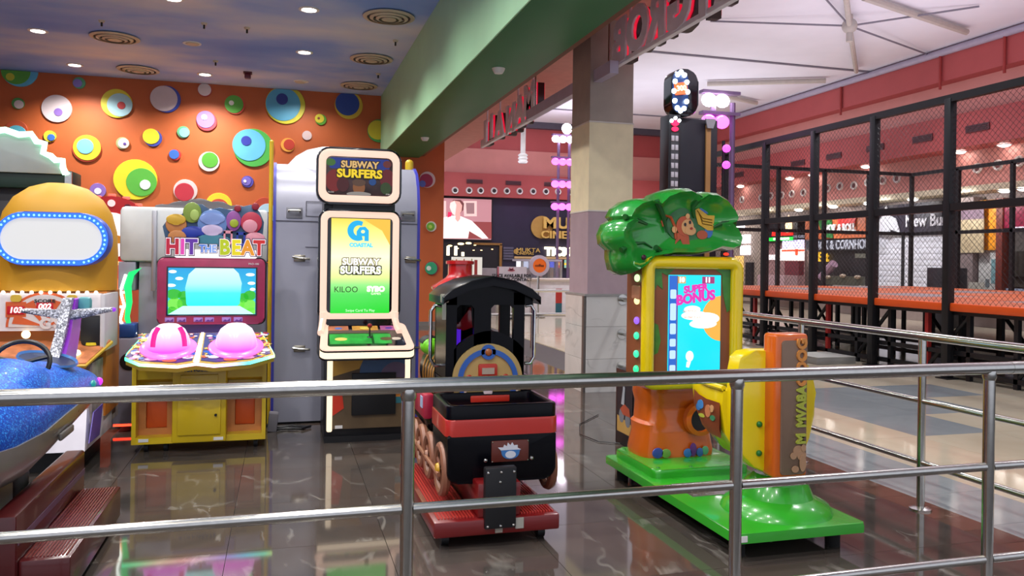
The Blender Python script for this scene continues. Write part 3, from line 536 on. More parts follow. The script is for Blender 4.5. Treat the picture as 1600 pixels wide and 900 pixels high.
# screen frame: leans back a little
def frame(x0, x1, z0, z1, r, wd, y, nm):
    B().xz(rr(x0-.018, x1+.018, z0-.018, z1+.018, r+.018), y+.1, .1, .01).out(nm+'_shell', BLACKG, ss)
    return B().xz(rr(x0, x1, z0, z1, r), y+.01, .018, .006, rr(x0+wd, x1-wd, z0+wd, z1-wd, max(r-wd*.7, .01))).out(nm+'_glow_frame', GLOW, ss)
frame(.3, .945, 1.0, 1.895, .07, .055, 6.75, 'screen')
B().box(.36, .885, 6.744, 6.755, .95, 1.845).out('screen_bezel', BLACKG, ss)
for x in (.305, .94): B().tube([(x+.022*(1 if x < .6 else -1), 6.735, 1.06), (x+.022*(1 if x < .6 else -1), 6.735, 1.0), (x+.012*(1 if x < .6 else -1), 6.68, .94), (x, 6.6, .9)], .028, 8).out('glow_elbow', GLOW, ss)
B().box(.3, .945, 6.76, 7.2, .68, 1.05).out('cabinet_neck', BLACK, ss)
B().box(.33, .92, 6.85, 7.2, 1.0, 2.3).out('cabinet_back', BLACK, ss)
fS = emi_ramp('game_screen_gradient', 2, 1.05, 1.835, [(0, '18d828'), (.2, '50e058'), (.3, '98f088'), (.38, 'e8fc98'), (.6, 'fcfcd8'), (.8, 'f4fc98'), (1, 'f0dc48')], 1.12)
s2 = B().box(.385, .868, 6.738, 6.745, 1.05, 1.835).out('screen', fS, ss)
B().xz([(.64, 1.834), (.867, 1.834), (.867, 1.62), (.8, 1.74)], 6.738, .001).out('screen_corner', emi('screen_amber', 'f0b840', 1.0), s2)
CY = emi('logo_cyan', '18a8e0', 1.0)
B().xz(ell(.6, 1.735, .085, .085, 26, 60, 300)+ell(.61, 1.735, .045, .045, 26, 300, 60), 6.737, .002).out('logo_c', CY, s2)
B().xz([(.59, 1.655), (.59, 1.73), (.615, 1.765), (.66, 1.77), (.69, 1.74), (.69, 1.65), (.655, 1.65), (.655, 1.69), (.625, 1.69), (.625, 1.655)], 6.7365, .0025).out('logo_a', CY, s2)
B().xz(ell(.642, 1.728, .016, .014, 12), 6.7335, .001).out('logo_hole', emi('logo_gap', 'f4fca8', 1.05), s2)
text('COASTAL', .043, emi('logo_cyan_pale', '60d0e8', 1.05), s2, (.628, 6.737, 1.615), ext=.001, bold=.003)
text('SUBWAY', .075, emi('screen_outline_brown', '7c6838', .7), s2, (.628, 6.7372, 1.475), ext=.0005, bold=.009); text('SUBWAY', .075, emi('screen_letter_white', 'fffce8', 1.3), s2, (.628, 6.7355, 1.475), ext=.0008, bold=.003)
text('SURFERS', .088, emi('screen_outline_black', '303018', .5), s2, (.628, 6.737, 1.405), ext=.0005, bold=.012, sx=1.0); text('SURFERS', .088, emi('screen_letter_white', 'fffce8', 1.3), s2, (.628, 6.735, 1.405), ext=.001, bold=.003, sx=1.0)
text('KILOO', .068, emi('screen_dark_olive', '283008', .5), s2, (.51, 6.737, 1.245), ext=.001, sx=.95); text('SYBO', .06, emi('screen_letter_white', 'fffce8', 1.3), s2, (.755, 6.737, 1.25), ext=.001, bold=.004); text('GAMES', .026, emi('screen_letter_white', 'fffce8', 1.3), s2, (.755, 6.737, 1.212), ext=.001)
text('Swipe Card To Play', .03, emi('screen_caption_pale', 'd0ffd0', 1.1), s2, (.628, 6.737, 1.072), ext=.001)
frame(.275, .935, 1.965, 2.4, .09, .06, 6.7, 'marquee')
B().box(.4, .85, 6.8, 7.1, 1.86, 2.0).out('marquee_neck', BLACK, ss)
mq = B().box(.33, .88, 6.694, 6.705, 2.02, 2.345, .01).out('marquee_picture', mat('marquee_dark_art', '3c2828', .3, 0, .5, 10), ss)
mqe = [(rr(.36, .85, 2.24, 2.33, .02), '2840a0', .7), (ell(.4, 2.14, .07, .09), '8c2420', .7), (ell(.83, 2.17, .06, .08), '7c2028', .6), (ell(.37, 2.29, .04, .03), '4c8038', .7), (ell(.83, 2.29, .035, .03), '803838', .6), (ell(.6, 2.09, .05, .06), 'a86838', .6), (ell(.6, 2.13, .055, .03), '70503c', .6), (ell(.6, 2.035, .1, .02), 'b8b0a8', .6), (ell(.82, 2.09, .045, .05), '405828', .5), (ell(.71, 2.14, .03, .03), '2858a0', .6), (ell(.47, 2.11, .05, .06), '5c1c1c', .5)]
for i, (p, h, s_) in enumerate(mqe): B().xz([(min(.875, max(.335, a)), min(2.34, max(2.025, c))) for a, c in p], 6.694-.0004*i, .001).out('marquee_shape', emi('mq_'+h, h, s_*.5), mq)
text('SUBWAY', .075, emi('mq_outline', '302008', .3), mq, (.605, 6.6885, 2.275), ext=.0008, bold=.009); text('SUBWAY', .075, emi('mq_gold_pale', 'd8b070', .8), mq, (.605, 6.686, 2.275), ext=.001, bold=.003)
text('SURFERS', .092, emi('mq_outline', '302008', .3), mq, (.605, 6.688, 2.2), ext=.0008, bold=.01, sx=1.05); text('SURFERS', .092, emi('mq_yellow', 'e8c820', .85), mq, (.605, 6.686, 2.2), ext=.001, bold=.004, sx=1.05)
text('SYBO', .016, emi('mq_pale', 'd8d0c8', .7), mq, (.84, 6.688, 2.04), ext=.0008); text('KILOO', .016, emi('mq_pale', 'd8d0c8', .7), mq, (.375, 6.688, 2.045), ext=.0008)
# ================================================================== SILVER CAPSULE behind the tall screen game
CAPM = mat('capsule_grey_paint', 'a4a4b4', .35, .2, .05, 2); CAPE = mat('capsule_blue_edge', '3c40b0', .4); LAT = mat('latch_metal', 'b0a898', .3, .9); SEAM = mat('seam_dark', '50505c', .6)
cp_ = thing('simulator_capsule', 'big silver-grey cabin with rounded top, blue edges and latches behind the tall screen game', 'arcade machine', (.585, 7.9, 0))
prof = [(7.5, .02), (7.5, 1.84), (7.51, 2.0), (7.56, 2.18), (7.66, 2.31), (7.8, 2.38), (8.5, 2.38), (8.5, .02)]
B().yz(prof, 1.22, 1.28, .0).out('cabin_shell', CAPM, cp_)
B().yz([(y-.012*(y < 7.7), z+.012*(z > 2)) for y, z in prof], 1.245, .025).out('edge_trim', CAPE, cp_); B().yz([(y-.012*(y < 7.7), z+.012*(z > 2)) for y, z in prof], -.06, .025).out('edge_trim', CAPE, cp_)
B().lathe([(.0, .3), (.12, .29), (.24, .255), (.34, .19), (.42, .1), (.46, 0)], (.45, 8.1, 2.3), (0, 0, 1), 40).out('roof_dome', mat('dome_pale_grey', 'c8c8d0', .3), cp_, ang=75)
B().box(-.06, 1.22, 7.492, 7.5, 1.832, 1.84).out('panel_seam', SEAM, cp_)
B().xz(rr(.2, .52, 1.88, 2.02, .005), 7.502, .006, 0, rr(.206, .514, 1.886, 2.014, .004)).out('hatch_outline', SEAM, cp_)
B().box(.2, .36, 7.494, 7.5, 1.6, 1.606).out('panel_seam', SEAM, cp_)
for x in (.1, 1.13):
    h_ = B().box(x-.07, x+.07, 7.49, 7.5, 1.86, 1.96, .004).out('handle_recess', mat('recess_grey', '888890', .4, .3), cp_); B().tube([(x-.05, 7.49, 1.92), (x-.05, 7.46, 1.93), (x+.05, 7.46, 1.93), (x+.05, 7.49, 1.92)], .008, 8).out('pull_handle', LAT, h_)
for x, z in ((.15, 1.5), (.16, .68), (1.16, 1.5), (1.16, .68)):
    h_ = B().box(x-.05, x+.05, 7.485, 7.5, z-.03, z+.03, .006).out('latch_plate', LAT, cp_); B().tube([(x-.06, 7.475, z+.012), (x, 7.46, z), (x+.09, 7.47, z-.005)], .012, 8).out('latch_lever', STEEL, h_)
for x in (.32, .37): B().cyl((x, 7.49, 1.7), (x, 7.5, 1.7), .012, n=10).out('rivet', SEAM, cp_)
B().box(-.03, 1.2, 7.55, 8.4, -.0, .03).out('base_skid', BLACKM, cp_)
for x, y, lb in ((-.105, 7.5, 'tall yellow pole at the left edge of the silver cabin'), (1.31, 8.64, 'tall yellow pole rising behind the right of the silver cabin')):
    t = thing('yellow_pole', lb, 'pole', (x, y, 0)); B().cyl((x, y, .01), (x, y, 2.54), .018 if x < 0 else .045, n=12).out('tube', mat('pole_yellow', 'd8b428', .4), t); B().ball((x, y, 2.54), (.019 if x < 0 else .046,)*3, 10, 6).out('cap', MATS['pole_yellow'], t); B().lathe([(.08, 0), (.08, .012), (.02, .015)], (x, y, 0)).out('foot_plate', BLACKM, t)
t = thing('cable_bundle', 'loose dark papers and cables on the floor beside the silver cabin', 'cables', (.1, 7.3, 0))
B().tube([(-.06, 7.2, .015), (.05, 7.25, .015), (.18, 7.2, .015), (.26, 7.3, .015)], .012, 6).tube([(-.05, 7.32, .015), (.1, 7.35, .015), (.22, 7.28, .015)], .01, 6).out('cable', BLACK, t)
B().box(-.1, -.02, 7.18, 7.3, .0, .16, .01, (0, .1, 0)).out('paper_stack', mat('paper_grey', '807c84', .7), t)

# ================================================================== pale cabinet behind the drum game
wc = thing('prize_cabinet', 'pale grey metal cabinet with scalloped top standing behind the drum game', 'arcade machine', (-.7, 7.9, 0))
B().box(-1.2, -.12, 7.6, 8.3, .1, 1.45, .008).out('lower_body', GREYM, wc); B().box(-1.35, -.12, 7.55, 8.3, 1.45, 1.93, .04).out('upper_box', mat('cabinet_offwhite', 'c8ccd0', .4), wc)
B().box(-1.36, -1.22, 7.57, 8.2, 1.2, 1.45, .01).out('side_bracket', GREYM, wc); B().box(-1.09, -1.05, 7.53, 7.56, 1.2, 1.9, .005).out('hinge_strip', mat('hinge_grey', 'b4b4bc', .3, .6), wc)
B().box(-1.38, -1.1, 7.45, 8.2, .04, .8, .02).out('side_unit', GREYM, wc); B().lathe([(.075, 0), (.075, .012), (.05, .016), (.0, .006)], (-1.24, 7.45, .6), (0, -1, 0), 20).out('round_speaker', BLACKM, wc)
B().box(-1.36, -1.2, 7.46, 7.7, .8, .92, .02).out('blue_tub', mat('tub_blue', '2050a0', .4), wc)
sc_ = [(-1.1, 1.9)]
for i, (x, h) in enumerate(((-1.02, 1.96), (-.88, 1.99), (-.72, 2.02), (-.56, 2.0), (-.4, 1.97), (-.26, 1.94), (-.16, 1.92))): sc_ += [(x-.05, h-.012), (x, h), (x+.05, h-.006)]
B().xz(sc_+[(-.1, 1.9)], 7.62, .03, .004).out('scalloped_crest', mat('crest_grey', '706c70', .6), wc)
B().xz([(-1.17, 1.4), (-1.27, 1.36), (-1.31, 1.26), (-1.29, 1.1), (-1.3, .96), (-1.26, .85), (-1.2, .82), (-1.24, .86), (-1.26, .98), (-1.24, 1.1), (-1.25, 1.24), (-1.23, 1.33)], 7.56, .02).out('green_led_fin', emi('led_green', '18c868', 1.6), wc)
B().tube([(-1.29, 7.52, 1.34), (-1.33, 7.52, 1.2), (-1.3, 7.52, 1.08), (-1.33, 7.52, .95), (-1.28, 7.52, .85), (-1.2, 7.52, .83)], .012, 6).out('white_led_line', emi('led_cool_white', 'f4fff4', 4), wc)
B().box(-1.36, -1.2, 7.45, 7.5, .05, .07).out('red_floor_led', emi('led_red', 'ff3820', 5), wc)

# ================================================================== red wheel game
rw = thing('wheel_game', 'red and white wheel game with glowing orange panel behind the yellow game', 'arcade machine', (-1.6, 8.7, 0))
RDP = mat('wheel_red', 'b02028', .35)
B().lathe([(0, 0), (.36, 0), (.36, .06), (0, .06)], (-1.6, 8.6, 1.72), (0, -1, 0), 32).out('wheel_disc', RDP, rw); B().lathe([(0, .06), (.22, .06), (.22, .075), (0, .075)], (-1.6, 8.6, 1.7), (0, -1, 0), 28).out('wheel_center', emi('wheel_white', 'fff0f0', 1.1), rw)
for k in range(12):
    a = 2*PI*k/12; B().lathe([(0, .06), (.035, .06), (.035, .07), (0, .07)], (-1.6+.29*math.cos(a), 8.6, 1.72+.29*math.sin(a)), (0, -1, 0), 12).out('wheel_spot', emi('wheel_spot_white', 'ffd8d8', .9) if k % 2 else mat('wheel_spot_dark', '582030', .4), rw)
for k in range(9):
    a = math.radians(10+20*k); B().box(-1.6+.37*math.cos(a)-.03, -1.6+.37*math.cos(a)+.03, 8.54, 8.6, 1.72+.37*math.sin(a)-.012, 1.72+.37*math.sin(a)+.012, .004).out('rim_lamp', emi('rim_lamp_red', 'ff6858', 1.5), rw)
B().xz([(-1.7, 1.62), (-1.5, 1.62), (-1.48, 1.68), (-1.54, 1.7), (-1.56, 1.76), (-1.6, 1.8), (-1.64, 1.76), (-1.66, 1.7), (-1.72, 1.68)], 8.52, .012).out('wheel_emblem', mat('emblem_orange', 'd08828', .4), rw)
B().box(-1.75, -1.42, 8.5, 9.0, .1, 1.4).out('cabinet', mat('wheel_cabinet_orange', 'd85830', .5), rw)
B().lathe([(.1, 0), (.13, 0), (.13, .02), (.1, .02)], (-1.58, 8.5, 1.33), (0, -1, 0), 24).out('ring_lamp', emi('ring_yellow', 'ffb060', 3), rw); B().lathe([(0, .01), (.1, .01)], (-1.58, 8.5, 1.33), (0, -1, 0), 20).out('ring_face', emi('ring_face_red', 'e82020', 1.2), rw)
for i, z in enumerate((1.16, 1.02, .86, .7)):
    B().box(-1.68, -1.46, 8.46, 8.5, z, z+.12).out('lit_panel', emi('panel_orange_glow', 'ff7840', 1.2), rw); B().box(-1.68, -1.44, 8.44, 8.47, z-.022, z-.002).out('led_bar', emi('bar_white_glow', 'ffe8e0', 4), rw)
B().box(-1.72, -1.4, 8.3, 8.9, .0, .14).out('base', BLACKM, rw); B().box(-1.72, -1.4, 8.29, 8.3, .03, .09).out('red_floor_led', emi('led_red', 'ff3820', 5), rw)

# ================================================================== yellow domed game at the left edge
yc = thing('yellow_dome_game', 'yellow dome-topped arcade game with blue-lit white oval panel and red score digits', 'arcade machine', (-1.75, 6.9, 0))
YD = mat('dome_yellow', 'c08c1c', .55, 0, .05, 2)
DC, DY = -1.645, 6.83
b_ = B(); rings = []
dome_prof = [(1.235, .41), (1.5, .415), (1.68, .405), (1.82, .37), (1.93, .305), (2.01, .2), (2.045, .09)]
b_.lathe([(0, 1.235)]+[(r, z) for z, r in dome_prof]+[(0, 2.05)], (DC, DY, 0), (0, 0, 1), 36)
for v in b_.bm.verts: v.co.y = DY+(v.co.y-DY)*.8
b_.out('yellow_dome', YD, yc)
# plain lit oval sign panel (a generic stand-in on the dome front)
PYF = DY-.35
def stad(x0, x1, zc, r, n=14): return ell(x1-r, zc, r, r, n, -90, 90)+ell(x0+r, zc, r, r, n, 90, 270)
B().xz(stad(-1.975, -1.225, 1.615, .195), PYF+.14, .15, .015).out('oval_housing', mat('oval_violet_blue', '4458b8', .3), yc)
B().xz(stad(-1.968, -1.232, 1.615, .188), PYF-.01, .012, 0, stad(-1.93, -1.27, 1.615, .15)).out('blue_led_ring', emi('led_blue_ring', '2c6cff', 1.3), yc)
B().xz(stad(-1.93, -1.27, 1.615, .15), PYF-.005, .006).out('white_lit_panel', emi('lit_panel_white', 'f4f4f4', .6), yc)
kk = stad(-1.949, -1.251, 1.615, .169, 40); k = []; acc = 0
for (xa, za), (xb, zb) in zip(kk, kk[1:]+kk[:1]):
    sl = math.hypot(xb-xa, zb-za); d_ = -acc
    while d_+.033 <= sl:
        d_ += .033; k.append((xa+(xb-xa)*d_/sl, za+(zb-za)*d_/sl))
    acc = sl-d_
for i, (x, z) in enumerate(k): B().ball((x, PYF-.022, z), (.0085,)*3, 6, 4).out('blue_led', emi('led_blue_dot', '70b8ff', 3.0), yc)
# header above
B().box(-2.5, -1.64, 7.2, 7.5, 2.03, 2.18, .008).out('header_box', mat('header_dark_green', '10281c', .35), yc); B().box(-1.69, -1.64, 7.18, 7.21, 2.04, 2.17).out('header_edge', STEEL, yc)
cl = [(-2.3, 2.1)]+[(DC_+.0, z) for DC_, z in ((-2.25, 2.36), (-2.15, 2.4), (-2.05, 2.385), (-1.95, 2.405), (-1.86, 2.375), (-1.78, 2.385), (-1.745, 2.33), (-1.69, 2.32), (-1.7, 2.25), (-1.65, 2.23), (-1.62, 2.2), (-1.57, 2.2), (-1.57, 2.15), (-1.55, 2.1))]
cl = [(x*1.083, 1.5+(z-1.5)*1.083) for x, z in cl]
B().xz(cl, 7.22, .05, .004).out('cloud_board', mat('cloud_grey', '9ca4a4', .5), yc)
B().tube([(x, 7.16, z) for x, z in cl[1:]], .024, 8).out('green_led_outline', emi('led_green_white', 'b0ffd0', 4.5), yc)
B().box(-2.4, -1.68, 7.28, 7.48, 0, 2.05, .01).out('back_column', mat('column_charcoal', '2a2a30', .5), yc)
# score board, bulbs
B().xz(rr(-2.3, -1.25, .95, 1.22, .06), 6.6, .1).out('score_board', mat('score_board_white', 'd8d4d8', .45), yc)
OR = mat('score_orange_red', 'c85828', .45)
B().xz(ell(-1.645, .98, .25, .25, 30, 0, 180), 6.499, .004).out('round_border', OR, yc); B().xz(ell(-1.645, .98, .232, .232, 30, 0, 180), 6.495, .004).out('round_face', mat('score_pale', 'd0c8c8', .45), yc)
for a in (20, 70, 120, 165):
    aa = math.radians(a); B().xz([(-1.645+.21*math.cos(aa-.17), .985+.2*math.sin(aa-.17)), (-1.645+.21*math.cos(aa+.17), .985+.2*math.sin(aa+.17)), (-1.645, .985)], 6.491, .003).out('wedge', OR, yc)
text('G', .1, mat('score_pale', 'd0c8c8'), yc, (-1.64, 6.487, 1.0), ext=.002, bold=.006); text('S', .1, MATS['score_pale'], yc, (-1.56, 6.487, 1.0), ext=.002, bold=.006)
text('SCORE', .034, BLACK, yc, (-1.645, 6.486, 1.165), ext=.001, bold=.001, sx=1.3)
RDG = emi('digit_panel_red', 'c01020', .6); DG = emi('digit_glow', 'ffd8d8', 1.5)
for x, z, tx in ((-1.83, 1.1, '103'), (-1.645, 1.125, '002'), (-1.47, 1.1, '001')):
    q = B().box(x-.055, x+.055, 6.484, 6.495, z-.03, z+.03, .003).out('score_display', RDG, yc); text(tx, .056, DG, q, (x, 6.481, z), ext=.001, bold=.002, shear=.15)
for x in (-1.83, -1.47):
    B().box(x-.065, x+.065, 6.49, 6.5, 1.05, 1.16).out('display_plate', OR, yc)
    B().xz(rr(x-.035, x+.035, 1.16, 1.21, .02), 6.498, .012).out('yellow_tab', mat('tab_yellow', 'c8a838', .4), yc)
for i in range(15):
    x = -2.15+.06*i; q = (x, 6.485, 1.228) if x < -1.3 else (-1.29+.0, 6.485, 1.228)
    B().ball(q, (.013,)*3, 8, 6).out('bulb', emi('bulb_warm_white', 'fff4e8', 5), yc)
for z in (1.2, 1.15, 1.1, 1.05): B().ball((-1.262, 6.485, z), (.013,)*3, 8, 6).out('bulb', MATS['bulb_warm_white'], yc)
B().ball((-1.75, 6.44, .93), (.03, .02, .03), 12, 8).out('lit_button', emi('button_warm', 'ffe0a0', 3), yc)
B().xz(rr(-1.4, -1.25, .84, 1.06, .035), 6.5, .06, .01).out('black_pad', BLACKM, yc); B().box(-1.27, -1.235, 6.42, 6.9, .8, 1.22, .01).out('side_cheek', mat('cheek_white', 'c8c4c8', .45), yc)
B().box(-2.3, -1.26, 6.6, 7.1, .3, 1.23).out('body', mat('yc_body_orange', 'c87828', .45), yc)
b_ = B(); b_.loft([[(-2.3, 6.15, .72), (-1.3, 6.15, .72), (-1.22, 6.55, .84), (-2.3, 6.55, .84)], [(-2.3, 6.15, .755), (-1.3, 6.15, .755), (-1.22, 6.55, .875), (-2.3, 6.55, .875)]]).out('console_top', mat('console_print_orange', 'b87048', .4, 0, .4, 12), yc)
B().tube([(-2.3, 6.14, .735), (-1.3, 6.14, .735), (-1.215, 6.55, .855)], .014, 6).out('console_edge', mat('console_yellow_edge', 'c8a030', .4), yc)
B().lathe([(.0, .02), (.05, .018), (.055, 0)], (-1.42, 6.3, .8), (0, -.2, 1), 18).out('lit_button', emi('button_pale_yellow', 'fff8c0', 4), yc); B().lathe([(.0, .02), (.05, .018), (.055, 0)], (-1.33, 6.48, .855), (0, -.2, 1), 18).out('yellow_button', mat('button_yellow', 'd8c020', .3), yc)
B().box(-2.3, -1.32, 6.2, 6.8, .3, .73).out('front_cabinet', mat('front_orange', 'd87828', .45), yc); B().lathe([(.04, 0), (.05, .01), (.0, .012)], (-1.4, 6.2, .64), (0, -1, 0), 16).out('coin_button', WHITE, yc)
B().box(-1.325, -1.28, 6.25, 7.2, .2, .74).out('side_panel', mat('side_print_grey', 'a09490', .5, 0, .35, 9), yc)
b_ = B(); b_.loft([[(-2.2, 6.05, .16), (-1.28, 6.05, .16), (-1.27, 6.9, .16), (-2.2, 6.9, .16)], [(-2.2, 6.2, .42), (-1.3, 6.2, .42), (-1.27, 6.9, .42), (-2.2, 6.9, .42)]]).out('white_skirt', mat('skirt_white', 'd8d4e0', .4), yc)
B().prism([(6.07, .21), (6.2, .4), (6.5, .41), (6.4, .2)], (-1.262, 0, 0), (0, 1, 0), (0, 0, 1), .006).out('violet_patch', mat('patch_violet', '6450b0', .4), yc)
B().box(-2.1, -1.35, 6.2, 6.9, 0, .16).out('base', BLACKM, yc)

# ================================================================== small poster box by the pillar
pb = thing('poster_box', 'small black box with a motorbike picture beside the orange stump', 'box', (2.85, 6, 0))
B().box(2.7, 3.02, 5.82, 6.2, .0, .62, .008).out('box', BLACK, pb)
pp = B().box(2.692, 2.702, 5.85, 6.15, .1, .56).out('poster', mat('poster_dark', '20242c', .35, 0, .3, 8), pb)
B().yz([(5.86, .11), (6.14, .11), (6.14, .24), (5.86, .2)], 2.692, .002).out('poster_shape', mat('poster_tan', 'b8904c', .4), pp)
def yell(cy, cz, a, c): return [(cy+a*math.cos(t_), cz+c*math.sin(t_)) for t_ in [2*PI*k/16 for k in range(16)]]
B().yz(yell(6.05, .25, .05, .06), 2.691, .002).out('poster_wheel', mat('poster_grey', '70747c', .4), pp); B().yz(yell(5.93, .23, .05, .06), 2.691, .002).out('poster_wheel', MATS['poster_grey'], pp)
B().yz([(6.08, .3), (6.0, .35), (5.9, .32), (5.88, .26), (6.02, .26)], 2.6905, .002).out('poster_tank', mat('poster_red', 'a84c34', .4), pp); B().yz([(6.06, .34), (6.02, .5), (5.99, .48), (6.0, .34)], 2.69, .002).out('poster_fork', mat('poster_silver', 'a0a4ac', .4), pp)
B().box(2.74, 2.79, 5.812, 5.822, .12, .54).out('side_strip', mat('strip_brown', '6c3820', .4), pb)
B().tube([(2.7, 6.1, .008), (2.55, 6.2, .008), (2.5, 6.5, .008), (2.65, 6.9, .008), (3.0, 7.3, .008)], .004, 6).out('power_cord', BLACK, pb)
# ================================================================== TRAIN RIDE
TR = mat('train_red_paint', '6c1012', .3, 0, .06, 4, 0, .4); TB = mat('train_black_gloss', '06060c', .25, 0, .05, 4, 0, .0, 1.28); TGOLD = mat('train_dull_gold', 'a89058', .4); TBLUE = mat('train_blue', '2858a8', .35); BRN = mat('wheel_brown', '8a5a44', .4)
tr_ = thing('train_ride', 'coin-operated black locomotive ride with red base and brown spoked wheels', 'kiddie ride', (1.11, 4.7, 0))
B().box(.765, 1.45, 4.05, 5.3, .065, .15, .012).out('base_platform', TR, tr_)
for x0, x1 in ((.79, .99), (1.24, 1.43)):
    for i in range(12):
        x = x0+(x1-x0)*(i+.5)/12; B().box(x-.0045, x+.0045, 4.09, 5.25, .15, .157).out('tread_rib', mat('rib_red', 'a8322c', .3), tr_)
B().box(1.0, 1.235, 4.07, 5.2, .15, .33, .01).out('base_riser', TR, tr_)
bp_ = B().box(1.03, 1.2, 4.03, 4.08, .1, .42, .008).out('black_cover', BLACKM, tr_)
for x, z in ((1.045, .115), (1.115, .115), (1.185, .115), (1.045, .395), (1.185, .395), (1.115, .395), (1.11, .345)): B().ball((x, 4.03, z), (.008, .006, .008), 8, 6).out('screw', STEEL, bp_)
B().box(1.09, 1.13, 4.045, 4.05, .075, .1).out('socket_plate', mat('plate_grey', '9c9488', .4, .4), tr_); B().box(1.2, 1.245, 4.043, 4.05, .09, .145).out('data_label', mat('label_grey', 'a09c94', .5), tr_)
for x, y in ((.84, 4.15), (1.37, 4.15), (.84, 5.2), (1.37, 5.2)): B().cyl((x-.02, y, .033), (x+.02, y, .033), .033).out('caster', BLACKM, tr_)
# tender
def rsec(x0, x1, z0, z1, rb, rt, n=5):
    p = []
    for cx, cz, r, a0 in ((x1-rb, z0+rb, rb, -90), (x1-rt, z1-rt, rt, 0), (x0+rt, z1-rt, rt, 90), (x0+rb, z0+rb, rb, 180)):
        for i in range(n+1): a = math.radians(a0+90*i/n); p.append((cx+r*math.cos(a), cz+r*math.sin(a)))
    return p
B().xz(rsec(.86, 1.47, .3, .57, .06, .02), 4.62, .43, .015).out('tender_body', TB, tr_)
B().xy(rr(.85, 1.485, 4.185, 4.65, .05), .555, .09, .01).out('red_band', mat('train_red_band', 'b02c24', .3, 0, .04, 4, 0, .4), tr_, 'red band around the tender')
q = rr(.855, 1.48, 4.19, 4.65, .05); q2 = rr(.895, 1.44, 4.23, 4.61, .03)
B().prism(q, (0, 0, .645), (1, 0, 0), (0, 1, 0), .075, .012, 2, q2).out('tender_rim', TB, tr_)
B().box(.9, 1.43, 4.24, 4.6, .6, .64).out('seat', BLACK, tr_)
pt = B().box(1.1, 1.31, 4.178, 4.19, .41, .525, .004).out('badge_plate', mat('badge_brown', '5c2820', .4), tr_)
B().xz(ell(1.205, .46, .05, .035, 20, 180, 360)+[(1.26, .475), (1.15, .475)], 4.178, .004).out('badge_blue', mat('badge_blue', '3870b0', .35), pt)
B().xz([(1.15, .475), (1.135, .49), (1.165, .49), (1.17, .505), (1.185, .495), (1.19, .515), (1.205, .5), (1.215, .515), (1.225, .498), (1.245, .5), (1.245, .485), (1.265, .475)], 4.178, .005).xz(ell(1.205, .45, .03, .02, 14), 4.1745, .003).out('badge_white', mat('badge_white', 'c8ccd8', .35), pt)
for x in (1.105, 1.305):
    for z in (.415, .52): B().ball((x, 4.177, z), (.004,)*3, 6, 4).out('screw', STEEL, pt)
for x in (1.07, 1.33): B().ball((x, 4.19, .42), (.012, .008, .012), 10, 6).out('bolt', STEEL, tr_)
# cab
YC = 4.68
def cabwall(y, nm, win2=True):
    x0, x1, xm = .935, 1.49, 1.2
    b_ = B()
    P_ = lambda pts: b_.xz(pts, y, .03)
    P_([(x0, .55), (1.0, .55), (1.0, 1.31), (x0, 1.31)]); P_([(1.35, .55), (1.42, .55), (1.42, 1.31), (1.35, 1.31)])
    P_([(x0, 1.235), (x1-.02, 1.235), (x1-.02, 1.31), (1.35, 1.375), (1.2, 1.4), (1.05, 1.375), (x0, 1.31)])
    P_([(1.105, .9), (1.21, .9), (1.21, 1.235), (1.105, 1.235)])
    arch = [(.985+(1.415-.985)*i/14, .97+.11*math.sin(PI*i/14)**.8) for i in range(15)]
    P_([(.985, .55), (1.415, .55)]+[(x, z) for x, z in arch[::-1]])
    for cx, cz, sx, sz in ((1.21, 1.235, 1, -1), (1.35, 1.235, -1, -1), (1.105, 1.235, -1, -1), (1.0, 1.235, 1, -1)): P_([(cx, cz), (cx+sx*.02, cz), (cx, cz+sz*.02)])
    return b_.out(nm, TB, tr_)
cabwall(YC, 'cab_rear_wall'); cabwall(5.0, 'cab_front_wall')
B().box(1.0, 1.12, 4.985, 4.998, .9, 1.24).out('window_shade_sheet', BLACKM, tr_)  # dark sheet standing for the shaded interior behind the left window
B().box(1.44, 1.47, 4.65, 5.0, .55, .8, .005).out('cab_side', TB, tr_)
B().box(.935, .965, 4.65, 5.0, .55, .8, .005).box(.935, .965, 4.68, 4.99, .79, 1.31).out('cab_side', TB, tr_)
ar = [(.905, 1.285), (.96, 1.335), (1.07, 1.385), (1.205, 1.41), (1.34, 1.385), (1.45, 1.335), (1.505, 1.285)]
B().xz(ar+[(x, z-.045) for x, z in ar[::-1]], 5.06, .48, .012).out('cab_roof', TB, tr_)
B().box(.9, .945, 4.62, 4.66, 1.25, 1.3, .005).box(.91, .93, 4.63, 4.65, 1.15, 1.26).out('roof_bracket', mat('bracket_silver', '9a988c', .35, .7), tr_)
# round medallion on the rear wall
md = B().lathe([(0, 0), (.215, 0), (.215, .018), (0, .018)], (1.19, 4.65, .79), (0, -1, 0), 40).out('gold_medallion', TGOLD, tr_, 'dull gold round panel')
B().xz(ell(1.19, .79, .185, .185, 36), 4.633, .012, 0, ell(1.19, .79, .155, .155, 36)).out('blue_ring', TBLUE, md)
B().lathe([(.0, 0), (.045, 0), (.045, .012), (.025, .012), (.025, .004), (0, .004)], (1.19, 4.633, .955), (0, -1, 0), 20).out('ring_lamp_holder', TBLUE, md); B().ball((1.19, 4.622, .955), (.022, .01, .022), 12, 8).out('amber_lamp', mat('amber_lens', '9c5828', .3), md)
B().xz(rr(1.13, 1.245, .8, .885, .012), 4.634, .014, .003).out('coin_box', mat('coin_red', 'a82c1c', .35), md); B().box(1.15, 1.225, 4.612, 4.622, .825, .862).out('coin_plate', mat('coin_plate_grey', 'a8a090', .4, .3), md)
B().box(1.16, 1.215, 4.61, 4.634, .7, .77, .004).out('white_switch_box', mat('switch_white', 'c0c4c8', .4), md); B().box(1.08, 1.32, 4.605, 4.64, .66, .7, .006).out('red_shelf', MATS['coin_red'], md)
